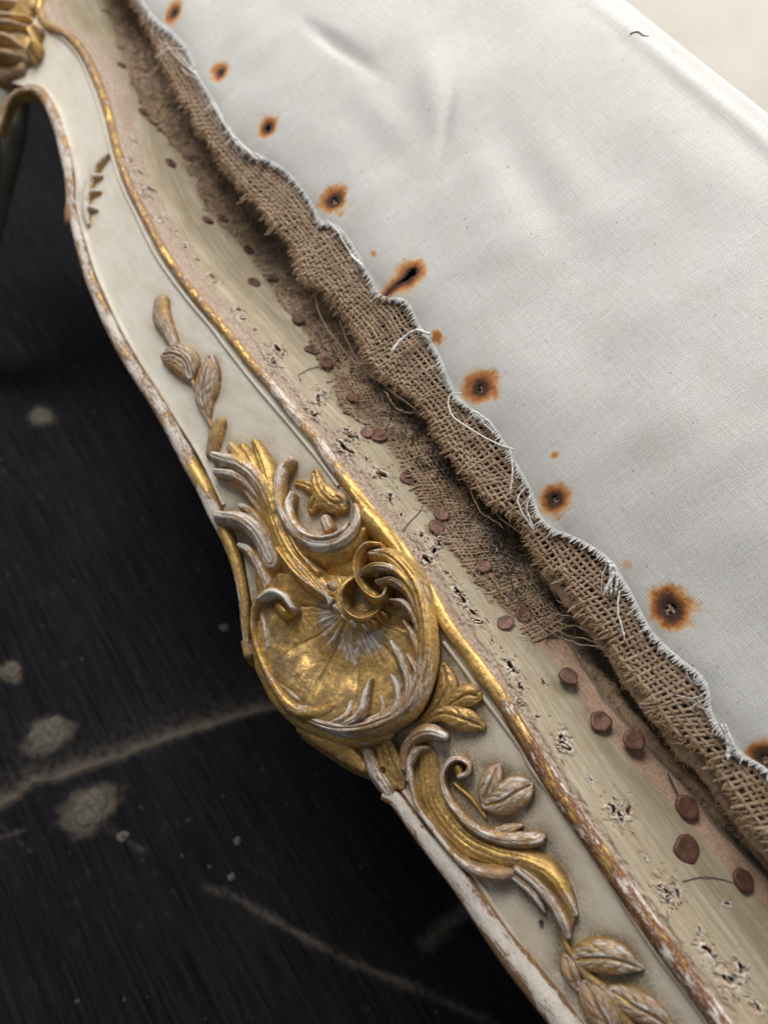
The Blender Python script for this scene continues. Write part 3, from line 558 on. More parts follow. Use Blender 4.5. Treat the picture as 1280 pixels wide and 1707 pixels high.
# lower moulding (white gesso with rubbed gold), follows the scalloped underside round the arch
LM = [(-6,222),(0,205),(10,178),(24,158),(44,150),(64,152),(84,176),(101,219),(113,270),(118,308),(121,345),(127,376),(134,405),(147,451),(166,500),(191,555),(224,613),(258,664),(288,717),(320,777),(338,808),(358,853),(380,899),(396,946),(406,1000),(409,1050),(411,1074),(412,1090)]
LW = [6,6,6,8,9,10,10,10,9,9,8,9,9,10,10,11,12,12,13,13,13,14,14,13,11,9,8,3]
def lm_msk(s, u, a):
    gp = np.exp(-((a-PP(385, 960)[0])/150)**2)+.9*np.exp(-((a-PP(330, 800)[0])/40)**2)
    wr = .66-.66*np.clip(gp, 0, 1)*smooth(.25, .5, u)-.30*smooth(.72, .9, u)-.22*smooth(.42, .2, u)+.55*fbm(s*.016, u*3, 4)-.3*smooth(PP(100, 230)[0], PP(70, 150)[0], a)
    return np.stack([wr, .25-.2*np.clip(gp, 0, 1), np.full(len(s), .15), np.full(len(s), .6)], 1)
def pth(pts, rel, ws):
    p = np.array([PP(x, y, rel) for x, y in pts]); return p, [w*c for w, c in zip(ws, scl(p))]
p, w = pth(LM, 4, LW); sweep('lower_moulding', p, w, half, M_G, frame, lm_msk, seed=2)
LM2 = [(640,1322),(662,1336),(694,1378),(738,1432),(774,1478),(810,1530),(851,1588),(893,1642),(941,1702),(1008,1793),(1110,1930)]
p, w = pth(LM2, 4, [12,14,17,19,21,23,24,25,26,27,28])
def lm2_msk(s, u, a):
    wr = .52+.36*np.exp(-((u-.55)/.16)**2)-.35*smooth(.70, .82, u)-.32*smooth(.40, .2, u)+.6*fbm(s*.014, u*3, 8)
    return np.stack([wr, np.full(len(s), .5), np.full(len(s), .2), np.full(len(s), .55)], 1)
sweep('lower_moulding', p, w, half, M_G, frame, lm2_msk, seed=5)
# gilt bead along the upper edge
bw = np.interp(np.arange(len(BEAD)), [0, 3, 12, 20, 25, 30, 35], [7, 7, 7.5, 10, 12, 15, 18])
bpth = np.array([atH(x, y, 0.) for x, y in BEAD]); bpth[:, 2] = -7
def bead_msk(s, u, a):
    f1 = smooth(PP(420, 600)[0], PP(470, 660)[0], a); f2 = smooth(PP(800, 1110)[0], PP(880, 1240)[0], a); f3 = smooth(PP(540, 760)[0], PP(600, 830)[0], a)
    wr = .20+.28*f1*(1-f3)-.12*f3+.22*f2+.5*fbm(s*.012, u*4, 3)*(f2+.4*(1-f3)); wr = wr+.2*f2*smooth(.5, .8, u)
    bo = .38*(1-f1)+.10*f1*(1-f3)+.05+.40*f2+.25*smooth(.45, .2, u)*smooth(PP(740, 1040)[0], PP(800, 1110)[0], a)
    return np.stack([wr, bo, np.full(len(s), .1), .5+.5*f2], 1)
sweep('gilt_bead', bpth, list(bw*scl(bpth)), half, M_G, frame, bead_msk, nz=.8, n=1600, seed=3)
# narrow raised fillet between panel and bead
fp = np.array([PP(x, y, 2) for x, y in C_]); fw = np.interp(np.arange(len(C_)), [0, 10, 20, 28, 34], [2.6, 3, 3.2, 4, 5])*scl(fp)
thin = [(-1.2, -1.2), (-1, .2), (-.5, .9), (0, 1.1), (.5, .9), (1, .2), (1.2, -1.6)]
cut = [i for i, (x, y) in enumerate(C_) if y < 815]; cut2 = [i for i, (x, y) in enumerate(C_) if y > 1060]
for c_ in (cut, cut2):
    sweep('fillet', fp[c_], list(fw[c_]), thin, M_P, frame, lambda s, u, a: np.stack([.15+.2*np.abs(fbm(s*.04, u*2, 5)), smooth(-700, 300, a), 0*s, 0*s], 1), nz=.35, n=700, seed=6)
bf = np.array([PP(x, y, 2) for x, y in B_]); bfw = np.interp(np.arange(len(B_)), [0, 10, 20, 28, 36], [2.6, 3, 3.4, 4.2, 5])*scl(bf)
for c_ in ([i for i, (x, y) in enumerate(B_) if 140 < y < 880], [i for i, (x, y) in enumerate(B_) if y > 1310]):
    sweep('fillet', bf[c_], list(bfw[c_]), thin, M_P, frame, lambda s, u, a: np.stack([.25+.4*np.abs(fbm(s*.03, u*2, 15)), smooth(-700, 300, a), 0*s, 0*s], 1), nz=.4, n=600, seed=16)
# gold line beyond the knee
p, w = pth([(66,-40),(66,0),(65,28),(70,36)], 6, [4,4,4,3]); sweep('gilt_line', p, w, half, M_G, frame, lambda s, u, a: np.stack([0*s, 0*s+.1, 0*s, 0*s], 1), n=40)

# tacking ledge: sloping painted top of the rail, torn by old tacks
FE = [(150,-60),(175,0),(195,37),(225,131),(262,202),(311,262),(356,352),(397,397),(442,450),(459,476),(490,523),(513,554),(552,620),(587,683),(619,706),(658,741),(700,810),(745,890),(791,954),(850,1013),(881,1053),(927,1105),(967,1158),(985,1189),(1062,1280),(1124,1346),(1171,1401),(1225,1456),(1280,1512),(1360,1590),(1470,1700)]
def KL(a): return .5+.5*smooth(-150, -900, a)
def qE(a): return qD(a)+10*SC(a)
def hl(a, q): return -6-KL(a)*(q-qE(a))
def LP(px, py, rel=0.):
    h = np.full(np.shape(px), -30.) if np.ndim(px) else -30.
    for _ in range(30):
        p = atH(px, py, h); h = .6*h+.4*(hl(p[..., 0], p[..., 1])+rel)
    return atH(px, py, h)
fp_ = cr([LP(x, y)[:2] for x, y in FE], 1500); oo = np.argsort(fp_[:, 0]); qF = lambda a: np.interp(a, fp_[oo, 0], fp_[oo, 1])
HOLES = [(216,265,.5),(248,312,.7),(240,322,.7),(263,362,.7),(308,409,.7),(352,460,.8),(372,470,.5),(398,515,.8),(404,530,.8),(462,580,1.),(455,602,1.),(472,590,.6),(530,664,1.),(540,655,.8),(522,690,.8),(570,742,1.1),(590,728,1.),(583,752,.9),(578,718,.8),(635,790,1.1),(650,828,.9),(702,893,.8),(712,932,1.1),(722,917,1.),(733,903,1.),(762,986,1.),(772,1000,.9),(795,1036,.9),(787,1020,.7),(852,1112,1.1),(868,1146,.8),(905,1137,.5),(862,1170,.7),(936,1235,1.2),(945,1246,1.),(1022,1352,1.1),(1034,1362,1.),(1048,1352,.9),(1105,1482,1.1),(1112,1494,1.2),(1130,1490,.8),(1211,1507,.6),(1167,1552,.6),(1176,1582,1.),(1187,1592,.9),(1215,1634,1.3),(1235,1620,1.2),(1262,1680,.9)]
HOLES += [(225,235,.5),(232,285,.5),(292,385,.5),(330,432,.5),(425,548,.5),(500,632,.5),(610,765,.5),(668,858,.5),(745,955,.5),(820,1068,.5),(895,1195,.5),(985,1300,.5),(1075,1430,.5)]
HP = [(LP(x, y)[:2], s_*1.08*float(scl(LP(x, y)))) for x, y, s_ in HOLES]
aL = np.arange(A0+40, A1, 1.7); nv = 150
QE = qE(aL)-3; QFv = qF(aL)
GA = np.repeat(aL[:, None], nv, 1); tq = np.linspace(0, 1, nv); GQ = QE[:, None]*(1-tq)+QFv[:, None]*tq
GQ[:, -1] += fbm(aL*.06, aL*0, 4)*5
ga, gq = GA.ravel(), GQ.ravel(); H = hl(ga, gq); eb = (gq-np.repeat(QE, nv))/SC(ga)
H = H+fbm(ga*.01, gq*.08, 2)*1.2+fbm(ga*.08, gq*.25, 4)*.5
band = smooth(30, 10, eb); H = H-3.0*smooth(24, 14, eb+fbm(ga*.05, gq*.05, 8)*14)+band*fbm(ga*.12, gq*.25, 21)*2.6
MS = np.zeros((len(ga), 4)); MS[:, 2] = smooth(44, 8, eb)*(.55+.55*smooth(900, -300, ga))
for i, (c, sz) in enumerate(HP):
    dx = ga-c[0]; dy = gq-c[1]; m = (np.abs(dx) < 40) & (np.abs(dy) < 40)
    th = RNG.uniform(-.9, .9); x = dx[m]*math.cos(th)+dy[m]*math.sin(th); y = -dx[m]*math.sin(th)+dy[m]*math.cos(th)
    jag = fbm(ga[m]*.22, gq[m]*.22, 40+i)
    r = np.hypot(x/(9*sz), y/(3.2*sz))*(1+.4*jag); R2 = np.hypot(x/(21*sz), y/(12*sz))*(1+.9*jag)
    H[m] += -10*sz*smooth(1.15, .5, r)+3.6*sz*smooth(1.1, .4, R2)*(jag*2.0+.2)
    MS[m, 0] = np.maximum(MS[m, 0], smooth(1.0, .35, R2)*(.62+.25*jag)); MS[m, 1] = np.maximum(MS[m, 1], smooth(.7, .25, R2+.5*fbm(ga[m]*.1, gq[m]*.1, 90+i))*.60)
    MS[m, 3] = np.maximum(MS[m, 3], smooth(1.0, .6, r))
MS[:, 1] = np.maximum(MS[:, 1], smooth(.97, 1.0, np.tile(tq, len(aL)))*.6)
flw = np.stack([ga, gq-qD(ga), np.zeros(len(ga))], 1)
mesh_obj('tacking_ledge', np.stack([ga, gq, H], 1), grid_faces(len(aL), nv), M_L, frame, {'flow': flw, 'msk': MS})
# splinters standing round the torn tack holes
SV = []; SF = []; rg = np.random.default_rng(21)
for c, sz in HP:
    for _ in range(rg.integers(5, 11)):
        L = rg.uniform(4, 12)*sz; w_ = rg.uniform(1.2, 3.2)*sz; th = rg.normal(0, .8)+(math.pi if rg.random() < .5 else 0); o = np.array([c[0]+rg.normal(0, 9*sz), c[1]+rg.normal(0, 6*sz)]); z0 = float(hl(o[0:1], o[1:2])[0]); d = np.array([math.cos(th), math.sin(th)]); n_ = np.array([-d[1], d[0]]); lf = rg.uniform(.05, .5)*L
        kl = float(KL(o[0])); P4 = [np.r_[o+n_*w_*.5, 0], np.r_[o-n_*w_*.5, 0], np.r_[o-n_*w_*rg.uniform(0, .4)+d*L*rg.uniform(.7, 1), lf], np.r_[o+n_*w_*.3+d*L, lf*1.1]]
        P4 = [p+np.array([0, 0, z0-kl*(p[1]-o[1])+.3]) for p in P4]; b = len(SV); SV += P4+[p-np.array([0, 0, 1.4]) for p in P4]
        SF += [(b, b+1, b+2, b+3), (b+4, b+7, b+6, b+5), (b, b+4, b+5, b+1), (b+1, b+5, b+6, b+2), (b+2, b+6, b+7, b+3), (b+3, b+7, b+4, b)]
SV = np.array(SV); o = mesh_obj('splinters', SV, np.array(SF), M_SP, frame, None, False); o['kind'] = 'stuff'
# bare inner edge of the ledge and its slope down into the seat
aI = np.arange(A0+40, A1, 3.5); nv = 40; uI = np.linspace(-6, 170, nv)
GA = np.repeat(aI[:, None], nv, 1); GQ = qF(aI)[:, None]+uI*SC(aI)[:, None]; ga, gq = GA.ravel(), GQ.ravel(); uu = np.tile(uI, len(aI))
wst = 34+8*fbm(ga*.012, ga*0, 7)
H = hl(ga, gq)-2-.55*np.maximum(uu-wst, 0)+fbm(ga*.03, gq*.1, 3)*1.5
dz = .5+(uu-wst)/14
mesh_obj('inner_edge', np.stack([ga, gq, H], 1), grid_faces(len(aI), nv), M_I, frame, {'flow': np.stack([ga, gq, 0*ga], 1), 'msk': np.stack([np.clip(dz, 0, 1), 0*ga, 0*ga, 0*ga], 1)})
# cabriole leg seen through the arch
def post(name, pts, wid, mat, parent):
    p = np.array([atH(x, y, h) for x, y, h in pts]); v, f, t = tubes([cr(p, 40)], [np.interp(np.linspace(0, 1, 40), np.linspace(0, 1, len(wid)), wid)], 20)
    return mesh_obj(name, v, f, mat, parent, {'tone': t})
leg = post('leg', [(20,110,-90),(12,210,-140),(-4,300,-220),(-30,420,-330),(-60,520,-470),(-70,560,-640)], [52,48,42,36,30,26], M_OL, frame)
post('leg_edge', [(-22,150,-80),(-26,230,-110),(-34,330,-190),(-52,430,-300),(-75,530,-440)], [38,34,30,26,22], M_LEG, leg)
# pegs
for x, y, rr in [(902,1539,4.2),(641,1283,5)]:
    c = PP(x, y, 1.); an = np.arange(12)/12*2*math.pi; k = float(scl(c))
    ring = [np.stack([c[0]+np.cos(an)*rr*k*f, c[1]+np.sin(an)*rr*k*f, c[2]+np.full(12, z)], 1) for f, z in ((1, -2), (1, 1.2), (.7, .2), (.1, -.4))]
    if y < 1400: ring = [r+np.array([0, 0, 14]) for r in ring]
    i = np.arange(48).reshape(4, 12); j = np.roll(i, -1, 1)
    mesh_obj('peg', np.vstack(ring), np.stack([i[:-1], j[:-1], j[1:], i[1:]], -1).reshape(-1, 4), M_WOODPEG, frame)
aE = LP(915, 1060)[0]
def qlo2(a): return qF(a)-6+fbm(a*.03, a*0, 15)*8
def qhi2(a): return np.where(a < aE-60, qH(a)+70, np.maximum(qH(a)-30, qF(a)+60))
def hb2(a, q):
    u = q-qF(a); return hl(a, qF(a)+np.minimum(u, 12))+4-(.28-.16*smooth(-200, -600, a))*np.maximum(u-12, 0)-.55*smooth(-350, -50, a)*np.maximum(u-34+14*fbm(a*.012, a*0, 66, 2), 0)+fbm(a*.02, q*.03, 19, 3)*12
# tacks
TACKS = [(203,107,8),(240,185,9),(285,270,10),(314,262,9),(346,365,10),(372,362,9),(415,415,10),(424,470,12),(455,462,11),(497,532,11),(520,582,13),(545,604,12),(588,662,11),(612,720,13),(632,725,14),(680,797,13),(728,878,14),(737,857,13),(806,943,15),(842,1038,15),(873,1025,14),(948,1127,17),(1001,1203,18),(1058,1234,18),(1146,1347,19),(1145,1415,20),(1240,1467,19)]
def tack_mesh(seed):
    rg = np.random.default_rng(seed); n = 18; an = np.arange(n)/n*2*math.pi; k = 1+rg.uniform(-.14, .14, n); k = (k+np.roll(k, 1))/2
    rows = [(1.0, -.25), (1.03, -.02), (.95, .08), (.78, .10), (.5, .04), (.25, .02), (.02, .03)]
    v = np.vstack([np.stack([np.cos(an)*r*k, np.sin(an)*r*k, np.full(n, z)+rg.uniform(-.03, .03, n)], 1) for r, z in rows])
    i = np.arange(n*len(rows)).reshape(len(rows), n); j = np.roll(i, -1, 1); f = np.stack([i[:-1], j[:-1], j[1:], i[1:]], -1).reshape(-1, 4)
    me = bpy.data.meshes.new('tack'); me.from_pydata((v*U).tolist(), [], f.tolist()); me.polygons.foreach_set('use_smooth', np.ones(len(f), bool)); me.materials.append(M_T); return me
tm = [tack_mesh(i) for i in range(5)]
for i, (x, y, rr) in enumerate(TACKS):
    p = LP(x, y, 3.)
    if p[1] > float(qF(p[0]))-10: p = LP(x, y, 3.+max(0., float(hb2(p[0:1], p[1:2])[0]-hl(p[0:1], p[1:2])[0])+3.))
    o = bpy.data.objects.new('tack', tm[i % 5]); sc.collection.objects.link(o); o.parent = frame
    o.location = Vector(W(p))-frame.location; k = rr*float(scl(p))*random.uniform(.92, 1.08); o.scale = (k, k*random.uniform(.9, 1.05), k)
    aq = lambda da, dq: float(hl(np.array([p[0]+da]), np.array([p[1]+dq]))[0])
    nl = np.array([-(aq(8, 0)-aq(-8, 0))/16, -(aq(0, 4)-aq(0, -4))/8, 1.]); nl /= np.linalg.norm(nl); nlw = Vector(W(nl)/U)
    nn = (nlw+Vector((random.uniform(-.2, .2), random.uniform(-.2, .2), 0))).normalized()
    o.rotation_euler = (nn.to_track_quat('Z', 'Y') @ Matrix.Rotation(random.uniform(0, 6), 3, 'Z').to_quaternion()).to_euler()

# ------------------------------------------------------------------ upholstery
IE = [(150,-140),(200,-60),(236,0),(259,30),(285,52),(311,82),(330,127),(356,169),(379,210),(412,250),(439,262),(480,289),(513,331),(533,368),(548,370),(576,394),(611,452),(632,488),(673,503),(697,542),(712,562),(732,597),(755,652),(767,667),(791,687),(822,714),(845,750),(881,813),(899,859),(922,881),(954,895),(990,917),(1012,935),(1028,954),(1058,1004),(1085,1053),(1130,1099),(1174,1140),(1189,1198),(1235,1257),(1280,1290),(1360,1390),(1470,1530)]
HE = [(130,-130),(180,-60),(216,0),(244,37),(270,101),(300,161),(337,225),(379,277),(424,337),(455,374),(486,413),(505,465),(537,484),(576,527),(603,573),(619,609),(650,632),(697,675),(727,732),(768,777),(813,831),(877,881),(895,927),(954,995),(1017,1076),(1062,1140),(1108,1198),(1171,1256),(1225,1340),(1280,1405),(1360,1500),(1470,1640)]
HC = 14.; HB = -22.
def efn(pts, h):
    P = cr([atH(x, y, h)[:2] for x, y in pts], 2500); o = np.argsort(P[:, 0]); return lambda a: np.interp(a, P[o, 0], P[o, 1])
qI = efn(IE, HC); qH0 = efn(HE, HB)
def qH(a): return qH0(a)+fbm(a*.028, a*0, 301, 2)*9+fbm(a*.11, a*0, 303, 2)*7*smooth(.35, .7, vnoise(a*.02, a*0, 305))
aS = np.linspace(A0-300, A1+400, 400); qis = np.convolve(np.pad(qI(aS), 12, 'edge'), np.ones(25)/25, 'valid'); qIs = lambda a: np.interp(a, aS, qis)
fold = [(820,-180),(960,-62),(1040,0),(1100,48),(1180,112),(1240,158),(1285,194),(1400,290),(1600,460),(1900,760)]
fp2 = np.array([atH(x, y, 70.)[:2] for x, y in fold]); qfold = lambda a: np.interp(a, fp2[:, 0], fp2[:, 1])
def gauss(a, q, px, py, sx, sy, ang):
    c = atH(px, py, 60.); d = np.radians(ang); dx = a-c[0]; dy = q-c[1]; x = dx*math.cos(d)+dy*math.sin(d); y = -dx*math.sin(d)+dy*math.cos(d)
    return np.exp(-(x/sx)**2-(y/sy)**2)
STAINS = [(290,18,22,.30),(367,118,21,.32),(446,210,22,.38),(557,332,27,.34),(680,460,33,.22),(800,645,31,.36),(926,830,27,.42),(1120,1013,35,.46),(1278,1266,30,.45)]
SPOTS = [(728,562,15,.55),(623,422,8,.35),(924,758,8,.4),(1044,942,13,.22),(568,356,8,.3),(1175,1195,5,.25)]
def hcl(a, q):
    d = q-qIs(a)
    h = HC+34*(1-np.exp(-np.maximum(d, -30)/110.))+26*smooth(60, 480, d)
    df = q-qfold(a); h = h+np.where(df > -260, -(np.clip(df+260, 0, 400)/260)**3*14, 0); x = np.maximum(df-4, 0); h = h-(x*x)/(x+60)*2.4
    und = smooth(-10, 120, d)*smooth(40, -160, df)
    h = h+7*np.exp(-((df+38)/16)**2)*smooth(-900, -300, a)*smooth(900, 0, a)
    h = h+und*(fbm(a*.0035, q*.0045, 31, 2)*16+fbm(a*.010, q*.004, 32, 2)*6)
    h = h-12*gauss(a, q, 565, 75, 95, 16, 8)-7*gauss(a, q, 745, 200, 55, 10, -45)+7*gauss(a, q, 720, 150, 90, 30, -30)-12*gauss(a, q, 880, 290, 150, 45, -10)+6*gauss(a, q, 640, 190, 120, 35, 0)
    # the hem ripples where tacks once held it
    h = h+3.0*fbm(a*.022, d*.006, 33, 2)*np.exp(-np.maximum(d, 0)/70)-6*np.exp(-np.maximum(d, 0)/16)
    return h
aC = np.concatenate([np.arange(A0-100, A1+80, 2.2)]); tc = np.concatenate([np.arange(0, 130, 2.2), np.arange(130, 300, 4.5), np.linspace(300, 1500, 130)])
GA = np.repeat(aC[:, None], len(tc), 1); edge = qI(aC)+fbm(aC*.25, aC*0, 61, 3)*2.0
GQ = edge[:, None]+tc[None]; ga, gq = GA.ravel(), GQ.ravel(); H = hcl(ga, gq)
rust = np.zeros(len(ga)); hole = np.zeros(len(ga), bool)
def CP(x, y):
    h = 30.
    for _ in range(12): p = atH(x, y, h); h = .5*h+.5*float(hcl(p[0:1], p[1:2])[0])
    return atH(x, y, h)
for i, (x, y, r, hf) in enumerate(STAINS):
    c = CP(x, y); r = r*float(scl(c)); dx = ga-c[0]; dy = gq-c[1]; m = (np.abs(dx) < 3*r) & (np.abs(dy) < 3*r)
    d = np.hypot(dx[m], dy[m]*1.08)/r*(1+.42*fbm(ga[m]*.05+i*3.3, gq[m]*.05, 70+i)+.16*fbm(ga[m]*.4, gq[m]*.16, 80+i)+.12*fbm(ga[m]*.16, gq[m]*.4, 85+i))
    rust[m] = np.maximum(rust[m], np.where(d < hf+.12, 1-.25*np.clip(d/(hf+.12), 0, 1)**3, .74*np.exp(-np.maximum(d-hf-.12, 0)/.46)*smooth(1.7, .7, d)))
    hh = np.zeros(len(ga), bool); hh[m] = d*(1+.25*fbm(ga[m]*.3, gq[m]*.3, 97+i)) < hf*.66; hole |= hh
    H[m] -= 5*np.exp(-(d/.7)**2)
for i, (x, y, r, s_) in enumerate(SPOTS):
    c = CP(x, y); r = r*float(scl(c)); dx = ga-c[0]; dy = gq-c[1]; m = (np.abs(dx) < 3*r) & (np.abs(dy) < 3*r)
    d = np.hypot(dx[m], dy[m])/r*(1+.6*fbm(ga[m]*.12, gq[m]*.12, 170+i)); rust[m] = np.maximum(rust[m], s_*smooth(1.1, .3, d))
# the torn hole that runs out to the hem
seg = np.array([CP(688,452)[:2], CP(668,468)[:2], CP(645,490)[:2], CP(618,510)[:2]]); best = np.full(len(ga), 1e9); fr = np.zeros(len(ga))
for i in range(3):
    p0, p1 = seg[i], seg[i+1]; d = p1-p0; u = np.clip(((ga-p0[0])*d[0]+(gq-p0[1])*d[1])/(d@d), 0, 1); dd = np.hypot(ga-p0[0]-u*d[0], gq-p0[1]-u*d[1]); m = dd < best; best[m] = dd[m]; fr[m] = (i+u[m])/3
m = best < 60; dd = best[m]*(1+.35*fbm(ga[m]*.1, gq[m]*.1, 55)+.15*fbm(ga[m]*.4, gq[m]*.4, 56)); wr = 20-11*fr[m]
rust[m] = np.maximum(rust[m], np.clip(.92*np.exp(-np.maximum(dd-9+10*fr[m], 0)/(11-5*fr[m])), 0, 1)*smooth(36-14*fr[m], 20-8*fr[m], dd)); hh = np.zeros(len(ga), bool); hh[m] = dd < np.where(fr[m] < .5, 8-15*fr[m], 0); hole |= hh
hv = hole.reshape(GA.shape); kf = ~(hv[:-1, :-1] & hv[1:, 1:])
V = np.stack([ga, gq, H], 1); fc = grid_faces(*GA.shape, kf)
V, fc, at = compact(V, fc, {'flow': np.stack([ga, gq, 0*ga], 1), 'msk': np.stack([rust, 0*rust, 0*rust, 0*rust], 1)})
cover = mesh_obj('cotton_cover', V, fc, M_C, None, at)
tag(cover, 'white cotton seat cover with frayed edge and rusty tack holes', 'fabric')
md = cover.modifiers.new('Solidify', 'SOLIDIFY'); md.thickness = 0.9*U; md.offset = -1

# frayed hem and loose threads of the cover
paths = []; rad = []
for a in np.arange(A0-60, A1+60, 1.9):
    e = float(qI(np.array([a]))[0]); L = abs(random.gauss(5, 3.2))*float(SC(a)); sl = random.gauss(0, 2.2)
    if random.random() < .05: L *= 2.4
    z0 = float(hcl(np.array([a]), np.array([e+3]))[0])
    paths.append(cr([(a, e+4, z0+.6), (a+sl*.4, e-L*.5, z0+.4), (a+sl, e-L, z0-L*.12)], 5)); rad.append(np.linspace(1.4, .7, 5))
v, f, t = tubes(paths, rad, 4); o = mesh_obj('frayed_hem', v, f, M_W, cover, {'tone': t}); o['kind'] = 'stuff'
LOOPS = []
for _ in range(34):
    a = random.uniform(A0, A1-100); e = float(qI(np.array([a]))[0]); L = random.uniform(18, 60); th = random.uniform(-2.6, -.5); pts = [(a, e+3, float(hcl(np.array([a]), np.array([e+3]))[0])+1)]; kp = random.gauss(0, .3)
    for k in range(6): th += kp+random.gauss(0, .25); x, y, z = pts[-1]; pts.append((x+math.cos(th)*L/6, y+math.sin(th)*L/6, z-L/6*.22+random.gauss(0, .8)))
    LOOPS.append(cr(pts, 16))
v, f, t = tubes(LOOPS, [np.linspace(.95, .5, 16)]*len(LOOPS), 4); o = mesh_obj('fine_threads', v, f, M_W, cover, {'tone': t}); o['kind'] = 'stuff'
def thread(name, pts, h0, h1, r, parent, mat, n=40, wob=1.5, taper=True):
    p = np.array([atH(x, y, h0+(h1-h0)*i/(len(pts)-1)) for i, (x, y) in enumerate(pts)]); c = cr(p, n); s_ = random.randint(0, 999)
    c[:, 1] += fbm(np.arange(n)*.25, np.zeros(n), s_)*wob; c[:, 2] += fbm(np.arange(n)*.25, np.zeros(n)+5, s_)*wob*2
    rr = np.full(n, r)*(1+.25*fbm(np.arange(n)*.6, np.zeros(n), s_+3))
    if taper: rr[-6:] *= np.linspace(1, .35, 6)
    v, f, t = tubes([c], [rr], 5); return mesh_obj(name, v, f, mat, parent, {'tone': t})
for pts, r in [([(770,655),(752,657),(747,672),(757,697),(785,716),(820,735),(850,748),(885,754),(920,757)], 1.3), ([(716,556),(692,551),(668,566),(650,592)], 2.8), ([(850,748),(854,785),(850,822)], 1.5),
               ([(876,812),(863,832),(872,858),(890,884)], 1.3), ([(884,825),(878,848),(890,882)], 1.3), ([(1012,934),(1022,955),(1014,975),(1006,992)], 2.6), ([(1020,938),(1028,962),(1026,990)], 2.2), ([(1016,936),(1018,965),(1018,992)], 2.4), ([(1032,985),(1030,1020),(1042,1066)], 1.4),
               ([(1200,1205),(1212,1235),(1213,1268)], 2.4), ([(1208,1208),(1220,1240),(1216,1262)], 1.6), ([(310,82),(285,80),(258,96)], 1.3), ([(330,125),(300,100),(275,70)], 1.1), ([(332,130),(318,112),(292,82)], 1.3), ([(335,132),(315,124),(302,112)], 1.1),
               ([(352,168),(366,195),(392,230),(425,262),(438,268)], 1.2), ([(358,172),(380,215),(408,245),(432,266)], 1.4), ([(380,208),(392,236),(420,258)], 1.1), ([(425,255),(434,264),(428,272)], 2.4), ([(545,368),(562,385),(580,415),(590,432)], 1.4), ([(585,425),(600,440),(604,448)], 3.), ([(790,685),(812,700),(830,722)], 1.6), ([(800,690),(806,706),(830,728)], 1.3)]:
    thread('loose_thread', pts, 26, 10, r, cover, M_W)
for pts in ([(640,488),(628,500),(618,512)], [(650,492),(636,505),(630,515)]): thread('rusty_thread', pts, 24, 14, 1.8, cover, M_FZ)

# upper burlap: woven yarns
def hbu(a, q):
    d = qI(a)-q; top = hcl(a, np.maximum(q, qI(a)+3))-11
    return np.where(d < 0, top, top-3-17*(np.maximum(d, 0)/100)**1.2)+fbm(a*.012, q*.012, 77, 2)*5*smooth(0, 30, d)+fbm(a*.05, q*.05, 78, 2)*2.5*smooth(10, 40, d)
def weave(name, qlo, qhi, hf, base, sp, rad_, mat, parent, a0, a1, fray, amp=1.8, slant=.12, seed=0):
    rg = np.random.default_rng(seed); P = []; R = []; T = []
    aa = np.arange(a0, a1, sp*.5)
    lo = qlo(aa); hi = qhi(aa); bs = base(aa); kmin = int(np.floor((lo-bs).min()/sp))-1; kmax = int(np.ceil((hi-bs).max()/sp))+1
    for k in range(kmin, kmax+1):
        q = bs+k*sp+fbm(aa*.02, aa*0+k*3.1, seed, 2)*3.4+fbm(aa*.09, aa*0+k*7.7, seed+9, 2)*1.8+fbm(aa*.012, aa*0+k*.15, seed+4, 2)*9
        ok = (q > lo+fbm(aa*.05, aa*0+k, seed+1)*5) & (q < hi)
        z = hf(aa, q)+amp*np.cos(np.pi*(aa/sp)+np.pi*k)
        idx = np.split(np.arange(len(aa)), np.nonzero(np.diff(ok.astype(int)))[0]+1)
        for s_ in idx:
            if len(s_) > 4 and ok[s_[0]]:
                P.append(np.stack([aa[s_], q[s_], z[s_]], 1)); R.append(rad_*rg.uniform(.78, 1.15)*(.8+.5*vnoise(aa[s_]*.07, np.zeros(len(s_))+k*1.7, seed+5))); T.append(rg.uniform(0, 1))
    for j, ac_ in enumerate(np.arange(np.ceil(a0/sp)*sp, a1, sp)):
        lo1 = float(qlo(np.array([ac_]))[0]); hi1 = float(qhi(np.array([ac_]))[0])
        if hi1-lo1 < sp: continue
        q = np.arange(lo1-abs(rg.normal(0, fray)), hi1, sp*.5); n = len(q)
        if n < 4: continue
        jj = round(ac_/sp); b1 = float(base(np.array([ac_]))[0])
        a = ac_+fbm(q*.03, q*0+j*2.3, seed+2, 2)*2.4+slant*(q-b1)*2.2+fbm(np.array([ac_*.015]), np.array([3.]), seed+8)[0]*(q-b1)*.5+rg.normal(0, .8)+np.clip(lo1-q, 0, 99)*rg.normal(0, .25)
        z = hf(a, q)-amp*np.cos(np.pi*jj+np.pi*(q-b1)/sp)-np.clip(lo1+4-q, 0, 99)*rg.uniform(0, .5)
        r = rad_*rg.uniform(.75, 1.2)*(.8+.5*vnoise(q*.08, np.zeros(n)+j*1.3, seed+6)); r[:2] *= (.55, .8)
        P.append(np.stack([a, q, z], 1)); R.append(r); T.append(rg.uniform(0, 1))
    v, f, t = tubes(P, R, 6, T)
    o = mesh_obj(name, v, f, mat, parent, {'tone': t}); return o
aB0, aB1 = A0-40, A1+40
burlap = weave('burlap_layer', qH, lambda a: np.maximum(qI(a), qH(a)+20)+48, hbu, lambda a: .5*(qIs(a)+np.interp(a, aS, np.convolve(np.pad(qH(aS), 12, 'edge'), np.ones(25)/25, 'valid'))), 8.5, 2.55, M_B, None, aB0, aB1, 9., seed=3, amp=1.5)
tag(burlap, 'brown woven burlap strip with fraying edge under the white cotton', 'burlap')
